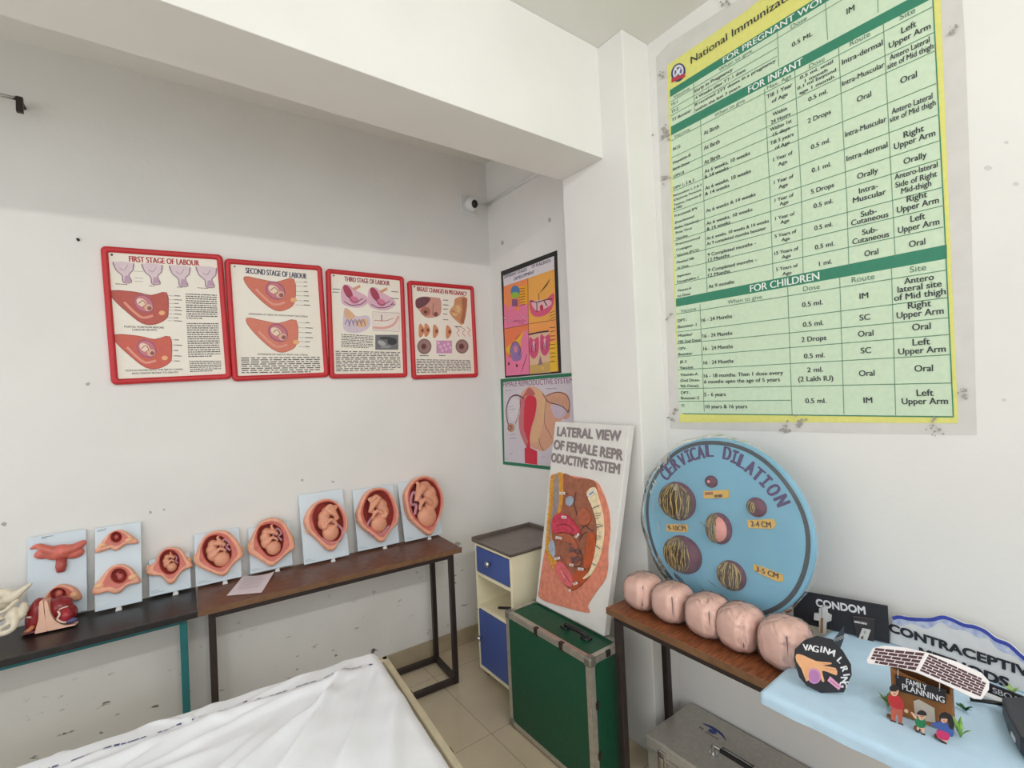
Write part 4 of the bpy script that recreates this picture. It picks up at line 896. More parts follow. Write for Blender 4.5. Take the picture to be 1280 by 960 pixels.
def foetus(t, s, c, rx, ry, h, flip=1, rot=0., head=.54, k=1., style=0):
    """curled child, head down, back towards -x when flip=1; one continuous body"""
    m = MB(); B = np.stack([s.U, s.V, s.N], 1); cr, sr = math.cos(rot), math.sin(rot)
    k *= 1.2; h *= 1.08
    def P(x, y, z=.5):
        x, y = x*flip*k, y*k; x, y = x*cr-y*sr, x*sr+y*cr
        return s.w(c+np.array([x*rx, y*ry]), h*z)
    u = min(rx, ry)*k
    m.ell(P(.12, -.50, .58), (u*head, u*head*1.05, h*.52), B)                      # head
    m.ell(P(.38, -.48, .60), (u*.2, u*.22, h*.36), B); m.ell(P(.50, -.42, .62), (u*.06, u*.07, h*.13), B)     # face, nose
    m.ell(P(-.02, -.42, .86), (u*.05, u*.09, h*.12), B)                                                          # ear
    m.ell(P(-.30, -.05, .5), (u*.40, u*.46, h*.46), B); m.ell(P(-.28, .25, .5), (u*.40, u*.42, h*.45), B); m.ell(P(-.10, .52, .5), (u*.36, u*.32, h*.42), B)
    def limb(pts, r): m.tube(catmull([P(*p) for p in pts], 4, False), list(np.interp(np.linspace(0, 1, (len(pts)-1)*4+1), np.linspace(0, 1, len(r)), r)), 10)
    a = u*.15
    limb([(-.22, -.12, .85), (.12, .10, .98), (.42, -.08, .95), (.46, -.22, .9)], [a, a*.85, a*.7, a*.55])      # arm
    limb([(-.05, .52, .8), (.35, .34, .95), (.56, .12, .85)], [a*1.35, a*1.1, a*.9]); limb([(.56, .12, .85), (.36, .50, .85), (.24, .74, .75)], [a*.95, a*.75, a*.6])     # leg folded
    limb([(.24, .74, .75), (.42, .78, .75)], [a*.6, a*.45])                                                      # foot
    if style == 1:
        limb([(-.2, .55, .8), (.05, .75, .95), (.35, .60, .9), (.5, .78, .8)], [a*1.2, a, a*.8, a*.6]); limb([(-.4, -.05, .8), (-.35, -.3, .95), (-.12, -.18, .95)], [a, a*.8, a*.6])
    m.blob('foetus', M_BABY, t, max(.0022, u*.045), 5)
    # cord
    pts = {0: [(.15, .05), (.55, .30), (.80, .10), (.62, -.20), (.80, -.45)], 1: [(.1, .0), (.45, -.1), (.85, -.4), (.7, -.85), (.1, -.98), (-.5, -.75)], 2: [(.2, .1), (.62, .45), (.86, .1), (.6, .0), (.78, -.3)]}[style]
    cd = MB().tube(catmull([P(x, y, .78) for x, y in pts], 6, False), u*.085, 10); cd.build('umbilical_cord', M_CORD, t, True)
def placenta(t, s, c, rx, ry, h, x, y, a, b):
    m = MB(); rr = random.Random(4)
    for i in range(14): m.ell(s.w(c+np.array([(x+rr.uniform(-a, a))*rx, (y+rr.uniform(-b, b))*ry]), h*.35), (rx*.13, ry*.13, h*.3), np.stack([s.U, s.V, s.N], 1), 10, 8)
    m.blob('placenta', mat('purple_placenta', (128, 66, 82), .35, var=.2, scale=60), t, .0028, 2)

G = 'womb models on pale blue boards'
# board 1 : uterus from outside, and a small opened one
t, s, w, h = model_board('pale blue board with a solid pink uterus above a small opened one, leftmost board', (42, 768), (109, 762), (47, 670), (112, 661), (0,))
s.zoom(*ZM4)
m = MB(); B3 = np.stack([s.U, s.V, s.N], 1)
def Zw(x, y, hh): return s.w(s.Z((x, y))[0], hh)
m.ell(Zw(400, 265, .012), (.052, .032, .022), B3); m.tube(catmull([Zw(360, 262, .014), Zw(300, 240, .016), Zw(255, 225, .012), Zw(205, 245, .01)], 5, False), list(np.linspace(.022, .005, 16)), 12)
m.tube(catmull([Zw(430, 255, .014), Zw(500, 235, .018), Zw(555, 205, .014), Zw(578, 198, .01)], 5, False), list(np.linspace(.024, .009, 16)), 12); m.ell(Zw(305, 275, .012), (.036, .022, .014), B3); m.ell(Zw(500, 270, .012), (.034, .024, .016), B3)
m.blob('uterus', M_PINKRED, t, .003, 5)
MB().tube([Zw(414, 300, .012), Zw(412, 360, .014), Zw(410, 395, .012)], [.016, .019, .014], 16).build('cervix', M_DEEP, t, True)
wo, c, rx, ry, hh = womb(t, s, ZM4, [(285, 600), (330, 530), (390, 484), (450, 480), (510, 505), (545, 550), (543, 578), (490, 582), (445, 592), (430, 630), (360, 634), (310, 625)], (398, 540, 52, 40), .03, ovary=False)
MB().ell(s.w(c, .012), (rx*.6, ry*.7, .014), B3).build('embryo', M_PINKRED, t, True); MB().ell(Zw(500, 548, .028), (.014, .016, .008), B3).build('ovary', M_OVARY, t, True)
s2 = Sheet(s.O, s.U, s.V); s2.zoom(*ZM4); s2.zlines([(278, 166), (355, 155), (355, 172), (278, 183)], 2, (110, 120, 130), .5, 3); s2.build('printed_label', t)
# board 2 : two opened wombs
t, s, w, h = model_board('pale blue board with two opened wombs one above the other, second from left', (118, 766), (178, 751), (117, 661), (178, 652), (0,))
wo, c, rx, ry, hh = womb(t, s, ZM4, [(634, 272), (650, 240), (700, 180), (740, 138), (800, 119), (840, 131), (890, 162), (928, 200), (912, 212), (850, 215), (812, 238), (772, 258), (740, 244), (690, 262)], (780, 168, 36, 34), .032, ovary=False)
B3 = np.stack([s.U, s.V, s.N], 1)
MB().ell(s.w(c, .014), (rx*.55, ry*.6, .01), B3).build('embryo', M_DEEP, t, True)
for p in ((690, 222), (866, 186)): MB().ell(s.w(s.Z(p)[0], .029), (.016, .010, .008), B3).build('ovary', M_OVARY, t, True)
wo, c, rx, ry, hh = womb(t, s, ZM4, [(619, 540), (635, 490), (690, 420), (740, 367), (800, 347), (860, 361), (910, 410), (943, 465), (900, 476), (850, 490), (812, 528), (772, 544), (720, 530), (660, 548)], (800, 424, 52, 48), .036, ovary=False)
m = MB(); m.ell(s.w(c+np.array([.003, -.004]), .016), (rx*.5, ry*.5, .012), B3); m.ell(s.w(c+np.array([-.006, .008]), .018), (rx*.34, ry*.3, .010), B3); m.blob('embryo', mat('embryo_plastic', (188, 96, 92), .35), t, .002, 3)
for p in ((668, 490), (890, 432)): MB().ell(s.w(s.Z(p)[0], .032), (.017, .013, .008), B3).build('ovary', M_OVARY, t, True)
s2 = Sheet(s.O, s.U, s.V); s2.zoom(*ZM4); s2.zlines([(648, 122), (712, 108), (712, 122), (648, 136)], 2, (120, 130, 138), .5, 3); s2.zlines([(640, 612), (720, 596), (720, 622), (640, 640)], 2, (240, 244, 246), .5, 3); s2.build('printed_label', t)
MODELS = [
 ('pale blue board with the smallest single opened womb, on the black bench', (186.5, 746), (239, 735), (186, 700), (240, 690), ZM5,
  [(70, 730), (85, 690), (130, 650), (150, 605), (195, 565), (250, 555), (300, 570), (330, 605), (350, 640), (372, 660), (376, 688), (330, 702), (290, 735), (255, 792), (215, 798), (195, 775), (165, 745), (120, 746)], (225, 655, 66, 80), .036, dict(flip=1, rot=.25, k=.82, style=0), None),
 ('pale blue board with round opened womb, leftmost on the walnut bench beside the paper', (245, 735), (302, 720), (241, 668), (297, 660), ZM5,
  [(390, 660), (400, 600), (430, 520), (470, 470), (540, 443), (610, 450), (655, 490), (692, 540), (714, 600), (700, 622), (655, 660), (622, 700), (595, 738), (560, 743), (510, 725), (440, 695)], [(442, 560), (470, 500), (520, 475), (580, 490), (625, 550), (632, 610), (600, 662), (560, 687), (510, 675), (460, 630)], .044, dict(flip=1, rot=.3, k=.94, style=2), (.62, .25, .12, .4)),
 ('pale blue board with opened womb and coiled mauve cord, standing behind the loose paper', (313, 718), (366, 706), (308, 660), (362, 652), ZM5,
  [(745, 590), (750, 530), (790, 440), (830, 385), (900, 358), (970, 375), (1010, 430), (1045, 500), (1052, 560), (1010, 590), (970, 625), (930, 660), (895, 680), (850, 655), (790, 615)], [(802, 490), (815, 430), (860, 403), (920, 405), (968, 450), (975, 530), (950, 590), (910, 613), (865, 600), (822, 545)], .046, dict(flip=1, rot=.2, k=.93, style=2), (.62, .3, .12, .4)),
 ('taller pale blue board whose opened womb shows crossed legs above a round head', (380, 706), (437, 694), (367, 619), (427, 612), ZM6,
  [(155, 390), (170, 330), (210, 275), (270, 240), (330, 240), (390, 280), (430, 340), (442, 390), (437, 440), (402, 480), (378, 520), (355, 572), (310, 577), (270, 540), (220, 490), (175, 450)], [(208, 350), (235, 285), (290, 258), (350, 268), (390, 320), (410, 390), (400, 460), (370, 508), (320, 513), (270, 490), (225, 430)], .050, dict(flip=1, rot=-.12, k=.9, style=1), None),
 ('pale blue board with oval opened womb, second from the right end of the walnut bench', (448, 690), (499, 678), (432, 614), (484, 606), ZM6,
  [(500, 350), (520, 270), (560, 195), (620, 162), (680, 165), (730, 210), (765, 280), (777, 340), (765, 400), (722, 440), (692, 490), (682, 514), (650, 517), (600, 475), (530, 420)], [(542, 300), (570, 222), (620, 184), (680, 188), (720, 240), (740, 310), (735, 370), (710, 428), (670, 456), (620, 440), (570, 400), (547, 350)], .052, dict(flip=-1, rot=.12, k=.88, style=1), None),
 ('rightmost pale blue board, its opened womb nearly filled by a full-term foetus', (507, 678), (552.5, 667), (491, 604), (540, 598), ZM6,
  [(815, 220), (840, 150), (890, 100), (950, 85), (1010, 105), (1050, 170), (1072, 240), (1062, 310), (1032, 390), (1005, 452), (985, 480), (960, 467), (890, 410), (840, 350)], [(845, 220), (870, 150), (910, 115), (960, 108), (1010, 138), (1045, 200), (1050, 260), (1040, 330), (1010, 398), (975, 422), (922, 398), (870, 330)], .054, dict(flip=-1, rot=.1, k=1., style=2), (-.62, .15, .12, .35)),
]
for lab, bl, br, tl, tr, zf, out, cav, hh, fo, pl in MODELS:
    t, s, w, h = model_board(lab, bl, br, tl, tr, (.12,))
    wo, c, rx, ry, H_ = womb(t, s, zf, out, cav, hh)
    foetus(t, s, c, rx, ry, H_, **fo)
    if pl: placenta(t, s, c, rx, ry, H_, *pl)
    s2 = Sheet(s.O, s.U, s.V); x0 = -w/2+.008; s2.L = 3
    for k in range(2): s2.rect((x0, .012+.008*k), (x0+.05-.02*k, .015+.008*k), (176, 190, 200), 3)
    s2.build('printed_label', t)

# loose paper on the walnut bench
P = [onz(p, ZB+.001) for p in ((283, 745), (327, 741), (343, 717), (304, 722))]
s = Sheet(P[0], P[1]-P[0], P[3]-P[0]); uvs = [np.array([np.dot(p-P[0], s.U), np.dot(p-P[0], s.V)]) for p in P]
t = thing('paper_sheet', 'loose sheet of white paper lying on the walnut bench', 'paper', sum(P)/4)
Vp = []; n = 10
for j in range(n+1):
    for i in range(n+1):
        a, b = i/n, j/n; q = (uvs[0]*(1-a)+uvs[1]*a)*(1-b)+(uvs[3]*(1-a)+uvs[2]*a)*b
        Vp.append(s.w(q, .001+.010*(abs(a-.5)*2)**2*b*b))
link_mesh('paper', Vp, [[j*(n+1)+i, j*(n+1)+i+1, (j+1)*(n+1)+i+1, (j+1)*(n+1)+i] for j in range(n) for i in range(n)], mat('white_paper', (226, 216, 222), .7, var=.02), None, t, True)
s.eps = .0006; s.L = 3
for k in range(7):
    b = .3+.085*k; qa = (uvs[0]*.85+uvs[1]*.15)*(1-b)+(uvs[3]*.85+uvs[2]*.15)*b; qb = (uvs[0]*.2+uvs[1]*.8)*(1-b)+(uvs[3]*.2+uvs[2]*.8)*b
    s.stroke([qa+(qb-qa)*u_ for u_ in (0, .5, 1)], .003, (184, 172, 180), 5+k*2)
s.build('print', t)

# ------------------------------------------------------------------ sectioned pelvis model and pelvis bones on the black bench
def section_model():
    ctr = onz((62, 785), ZB); t = thing('pelvis_section_model', 'dark red sectioned pelvis model in two beige-faced halves on the black bench', 'anatomical model', ctr)
    pl = ctr+np.array([0, -.045, 0]); s = Sheet((pl[0], pl[1], ZB), nrm((1, -.10, 0)), (0, .12, 1)); s.zoom(0, 700, .125)
    MR = mat('dark_red_plastic', (142, 38, 44), .25, var=.2, scale=40); MF = mat('beige_cut_face', (232, 186, 162), .4, var=.04)
    B = np.stack([s.U, s.V, s.N], 1)
    def Zq(x, y, d=0.):
        p = s.w(s.Z((x, y))[0], d); p[2] = max(p[2], ZB+.0078); return p
    m = MB(); m.ell(Zq(330, 600, -.03), (.032, .062, .036), B); m.ell(Zq(370, 520, -.028), (.030, .05, .036), B); m.ell(Zq(320, 690, -.028), (.024, .018, .03), B); m.blob('muscle_half', MR, t, .004, 5, zmin=ZB+.001)
    m = MB(); m.ell(Zq(570, 500, -.04), (.042, .046, .042), B); m.ell(Zq(640, 560, -.04), (.036, .040, .036), B); m.ell(Zq(560, 450, -.04), (.045, .022, .032), B); m.blob('muscle_half', MR, t, .004, 5, zmin=ZB+.001)
    m = MB(); m.prism([Zq(*p, .012) for p in catmull([(402, 420), (440, 415), (450, 520), (482, 726), (372, 768), (362, 700), (392, 590)], 3)], -s.N*.05); m.build('cut_face', MF, t, bevel=.002)
    m = MB(); m.prism([Zq(*p, .014) for p in catmull([(452, 414), (482, 408), (518, 535), (570, 605), (660, 645), (752, 634), (752, 664), (620, 700), (494, 724), (465, 560)], 3)], -s.N*.05); m.build('cut_face', MF, t, bevel=.002)
    m = MB(); m.tube(catmull([Zq(590, 505, .012), Zq(610, 535, .018), Zq(588, 580, .018), Zq(640, 612, .016), Zq(668, 614, .012)], 5, False), .004, 8); m.tube(catmull([Zq(600, 490, .008), Zq(640, 470, .012), Zq(682, 462, .004)], 4, False), .003, 8); m.tube([Zq(270, 572, .004), Zq(320, 566, .01)], .0035, 8)
    m.build('tendon', mat('cream_tendon', (236, 206, 190), .3), t, True)
    MB().ell(Zq(655, 560, .0), (.022, .026, .018), B).ell(Zq(640, 520, -.005), (.02, .016, .015), B).blob('organ', mat('crimson_organ', (166, 44, 56), .25, var=.1), t, .003, 4)
    MB().ell(Zq(712, 605, .0), (.02, .011, .014), B).build('vein', mat('blue_violet_vein', (88, 84, 130), .3), t, True)
    MB().prism([Zq(*p, .0) for p in [(195, 765), (250, 715), (362, 705), (376, 768), (215, 792)]], -s.N*.05).build('tissue_base', mat('maroon_tissue', (116, 40, 58), .3, var=.3, scale=70), t, bevel=.005)
    MB().tube([Zq(255, 720, .006), Zq(310, 690, .012), Zq(345, 650, .012)], [.006, .009, .007], 8).build('ligament', mat('ochre_ligament', (196, 120, 84), .35), t, True)
section_model()
def bones():
    ctr = np.array([-.53, 2.72, ZB]); t = thing('pelvis_bones', 'cream pelvis bone model at the left end of the black bench', 'anatomical model', ctr)
    s = Sheet((ctr[0], 2.725, ZB), (1, 0, 0), (0, .1, 1)); s.zoom(0, 700, .125); B = np.stack([s.U, s.V, s.N], 1)
    q = lambda x, y, d=0.: s.w(s.Z((x, y))[0], d)
    m = MB()
    def tb(pts, r): m.tube(catmull([q(*p) for p in pts], 5, False), list(np.interp(np.linspace(0, 1, (len(pts)-1)*5+1), np.linspace(0, 1, len(r)), r)), 12)
    tb([(20, 400, -.02), (110, 390, -.02), (200, 320, -.01), (318, 232, .0)], [.020, .020, .013, .005])            # sacral spike
    tb([(-60, 380, -.02), (0, 350, -.02), (60, 345, -.02), (130, 380, -.02)], [.01, .018, .018, .012])
    tb([(0, 520, .02), (80, 480, .03), (150, 420, .02), (200, 390, .01)], [.007, .007, .008, .006])                # pelvic brim
    tb([(215, 440, .0), (245, 455, .01), (230, 520, .02), (180, 560, .03)], [.008, .014, .018, .016])
    tb([(150, 520, .02), (175, 580, .04), (160, 650, .05), (80, 695, .05), (0, 700, .05), (-60, 690, .04)], [.018, .014, .010, .011, .011, .009])
    tb([(100, 540, .02), (105, 600, .03), (60, 640, .04), (0, 650, .04)], [.014, .009, .007, .006]); tb([(170, 470, .01), (120, 540, .02), (95, 560, .02)], [.016, .016, .012]); tb([(40, 560, .01), (0, 590, .0), (-40, 580, .0)], [.010, .012, .012])
    for sg in (0,): m.ell(q(-10, 430, -.03), (.05, .035, .02), B); m.ell(q(-110, 420, -.03), (.05, .05, .012), B)
    tb([(-240, 440, .0), (-160, 480, .02), (-150, 600, .04), (-60, 690, .04)], [.02, .02, .014, .010])
    m.blob('bone', mat('cream_bone', (226, 216, 194), .45, var=.08, scale=40), t, .0035, 4, zmin=ZB+.001)
bones()

# ------------------------------------------------------------------ foam anatomy board leaning on the column
def foam_board():
    Wn = .035
    O = np.array([1.527, 1.995, .570]); Ub = nrm((0, -1, 0)); top = np.array([1.722-.037, 1.995, 1.47])
    s = Sheet(O, Ub, top-O); s.zoom(0, 0, 1)
    q = [s.uv(p) for p in ((694, 527), (787, 532), (755, 798), (670, 750))]
    t = thing('display_board', 'tall white foam board lettered LATERAL VIEW, leaning on the column above the green case', 'display board', s.w((.25, 0)))
    ang = 0.
    q = [np.array([.018, .925]), np.array([.525, .925]), np.array([.505, .0]), np.array([.0, .0])]
    uvq = [s.uv(p) for p in ((694, 527), (787, 532), (755, 798), (670, 750))]
    q = [uvq[0], uvq[1], np.array([uvq[2][0], max(0, uvq[2][1])]), np.array([uvq[3][0], 0])]
    q[2][1] = 0
    MW = mat('white_foam', (226, 224, 220), .7, var=.03, scale=14, bump=.1, bscale=120)
    MB().prism([s.w(p) for p in q], -s.N*Wn).build('foam_panel', MW, t, bevel=.003)
    s.eps = .0005
    LT = (140, 130, 132)
    s.zoom(640, 510, 180/557)
    s.heavy('LATERAL VIEW', (176, 90), (422, 108), 36, LT, 2, .025); s.heavy('OF FEMALE REPR', (163, 140), (430, 182), 37, LT, 2, .025); s.heavy('ODUCTIVE SYSTEM', (153, 190), (418, 236), 36, LT, 2, .025)
    s.build('lettering', t)
    # clay relief picture
    a = Sheet(s.O, s.U, s.V); a.zoom(670, 570, 110/556)
    def slab(nm, pts, m, z0, z1, sm=4):
        P = [a.w(p, z1) for p in a.Z(*catmull(pts, sm))]; MB().prism(P, -a.N*(z1-z0)).build(nm, m, t, bevel=.0015)
    C = lambda n_, rgb, **k: mat(n_, rgb, .6, var=.14, scale=45, bump=.15, bscale=200, **k)
    slab('body_outline', [(95, 130), (130, 112), (200, 120), (370, 155), (420, 220), (460, 330), (472, 460), (458, 600), (458, 700), (440, 780), (390, 850), (350, 910), (330, 950), (335, 990), (180, 955), (30, 900), (25, 820), (50, 640), (65, 560), (85, 400), (100, 200)], C('salmon_clay', (220, 136, 112)), .0, .004)
    slab('abdominal_cavity', [(170, 118), (250, 140), (370, 158), (400, 260), (435, 420), (420, 560), (390, 680), (330, 780), (240, 850), (180, 800), (130, 690), (110, 560), (120, 400), (150, 300)], C('brown_clay', (158, 98, 74)), .0, .007)
    slab('fat_layer', [(98, 150), (128, 115), (176, 122), (170, 330), (120, 400), (108, 560), (130, 650), (165, 720), (120, 720), (70, 600), (75, 470), (90, 300)], C('yellow_clay', (214, 150, 56)), .0, .009)
    slab('muscle_layer', [(130, 130), (150, 130), (150, 330), (112, 400), (100, 560), (92, 480), (112, 340), (122, 200)], C('grey_clay', (150, 140, 140)), .004, .011)
    slab('spine', [(330, 235), (380, 198), (410, 290), (432, 380), (438, 480), (425, 580), (395, 680), (350, 755), (305, 775), (350, 720), (378, 620), (395, 520), (392, 420), (368, 330)], C('cream_clay', (236, 218, 180)), .004, .013)
    slab('bladder', [(118, 470), (120, 400), (150, 365), (200, 370), (245, 410), (285, 470), (280, 500), (240, 490), (180, 480), (140, 490)], C('magenta_clay', (200, 62, 84)), .006, .020)
    slab('uterus', [(150, 490), (230, 495), (270, 560), (265, 640), (220, 690), (200, 660), (235, 590), (210, 545), (150, 530)], C('rust_clay', (178, 98, 70)), .006, .016)
    slab('rectum', [(345, 490), (380, 500), (385, 600), (355, 700), (320, 700), (325, 600)], C('orange_clay', (184, 84, 44)), .006, .017)
    slab('bowel_loop', [(275, 380), (300, 335), (340, 340), (358, 390), (335, 435), (295, 430)], C('rust_clay', (178, 98, 70)), .006, .018)
    slab('pelvic_floor', [(250, 740), (320, 720), (330, 770), (270, 830), (230, 840)], C('orange_clay', (184, 84, 44)), .005, .012)
    slab('vulva', [(135, 690), (170, 665), (215, 720), (245, 780), (235, 825), (190, 800), (150, 745)], C('pink_clay', (216, 104, 108)), .006, .018)
    slab('pubic_bone', [(95, 560), (118, 530), (130, 580), (128, 640), (100, 600)], C('blue_grey_clay', (164, 174, 190)), .008, .018)
    slab('ovary', [(205, 265), (235, 255), (248, 290), (225, 318), (203, 300)], C('blue_grey_clay', (164, 174, 190)), .006, .016)
    b = Sheet(s.O, s.U, s.V); b.zoom(670, 570, 110/556); b.eps = .0005
    dk = (60, 56, 84); rd = (120, 40, 50)
    for p, r in (((372, 330), (415, 312)), ((398, 452), (436, 440)), ((390, 566), (420, 586)), ((366, 676), (392, 690)), ((335, 262), (384, 226))): b.zstroke([p, r], 5, dk, 28)
    b.zstroke([(148, 440), (200, 430), (245, 455), (255, 480)], 5, rd, 43, False, 3); b.zstroke([(190, 730), (215, 765), (232, 800)], 5, (150, 60, 66), 38); b.zstroke([(175, 722), (200, 770)], 4, (240, 200, 196), 38)
    dkb = (92, 58, 54)
    for P_ in ([(290, 470), (320, 440), (345, 460), (372, 470)], [(280, 540), (300, 500), (330, 480)], [(288, 600), (300, 640), (290, 690), (250, 700)], [(160, 525), (215, 530), (240, 580), (235, 620)], [(275, 400), (262, 350), (250, 300), (262, 230)]):
        b.zstroke(P_, 7, dkb, 19, False, 4)
    for q_ in range(16):
        x, y = 235+(q_*37) % 60, 555+(q_*53) % 110; b.zell((x, y), 9, 8, (112, 82, 84), 41, 0, 10)
    for q_ in range(26): y = 150+q_*22; x = np.interp(y, [140, 330, 400, 560, 720], [112, 92, 84, 78, 120]); b.zell((x+3*(q_ % 2), y), 7, 8, (226, 170, 72), 23, 0, 8)
    for k in range(4): b.zlines([(385+8*k, 360+70*k), (425, 355+75*k), (420, 400+70*k), (388+2*k, 405+66*k)], 3, (130, 110, 90), .3, 28) if k < 3 else None
    for x, y, w_, an in ((187, 236, 36, 0), (198, 386, 32, .1), (165, 516, 40, .15), (280, 502, 36, -.8), (155, 645, 36, -.2), (245, 686, 26, .2), (305, 712, 36, .1), (270, 803, 30, -.4), (235, 845, 16, 0)):
        cu, su = math.cos(an), math.sin(an); P = [(x+dx*cu-dy*su, y+dx*su+dy*cu) for dx, dy in ((-w_/2, -8), (w_/2, -8), (w_/2, 8), (-w_/2, 8))]
        b.zpoly(P, (228, 218, 214), 44); b.zstroke([(P[0][0]*.8+P[2][0]*.2, (P[0][1]+P[3][1])/2), (P[0][0]*.2+P[1][0]*.8, (P[1][1]+P[2][1])/2)], 4, (140, 110, 116), 45)
    b.zpoly([(340, 236), (378, 208), (388, 228), (346, 264)], (226, 222, 220), 28); b.zstroke([(350, 246), (376, 226)], 7, (70, 90, 130), 29)
    for p in ((215, 110), (470, 925)): pass
    b.build('paper_labels', t)
foam_board()

# ------------------------------------------------------------------ round blue board
def film(name, rough=.12, amt=.10, bstr=.5, ior=1.4, sc=7):
    if name in MATS: return MATS[name]
    m = bpy.data.materials.new(name); m.use_nodes = True; nt = m.node_tree; nt.nodes.clear()
    o = nt.nodes.new('ShaderNodeOutputMaterial'); tr = nt.nodes.new('ShaderNodeBsdfTransparent'); gl = nt.nodes.new('ShaderNodeBsdfGlossy'); df = nt.nodes.new('ShaderNodeBsdfDiffuse')
    gl.inputs['Roughness'].default_value = rough; df.inputs[0].default_value = (.8, .82, .84, 1)
    tc = nt.nodes.new('ShaderNodeTexCoord'); n = nt.nodes.new('ShaderNodeTexNoise'); n.inputs['Scale'].default_value = sc; n.inputs['Detail'].default_value = 3; n.inputs['Distortion'].default_value = 1.5
    bp = nt.nodes.new('ShaderNodeBump'); bp.inputs['Strength'].default_value = bstr; bp.inputs['Distance'].default_value = .03
    nt.links.new(tc.outputs['Object'], n.inputs['Vector']); nt.links.new(n.outputs[0], bp.inputs['Height']); nt.links.new(bp.outputs[0], gl.inputs['Normal'])
    fr = nt.nodes.new('ShaderNodeFresnel'); fr.inputs['IOR'].default_value = ior; nt.links.new(bp.outputs[0], fr.inputs['Normal'])
    m1 = nt.nodes.new('ShaderNodeMixShader'); m1.inputs[0].default_value = amt; nt.links.new(tr.outputs[0], m1.inputs[1]); nt.links.new(df.outputs[0], m1.inputs[2])
    m2 = nt.nodes.new('ShaderNodeMixShader'); nt.links.new(fr.outputs[0], m2.inputs[0]); nt.links.new(m1.outputs[0], m2.inputs[1]); nt.links.new(gl.outputs[0], m2.inputs[2])
    nt.links.new(m2.outputs[0], o.inputs[0]); MATS[name] = m; return m
M_FILMW = film('clear_wrap')
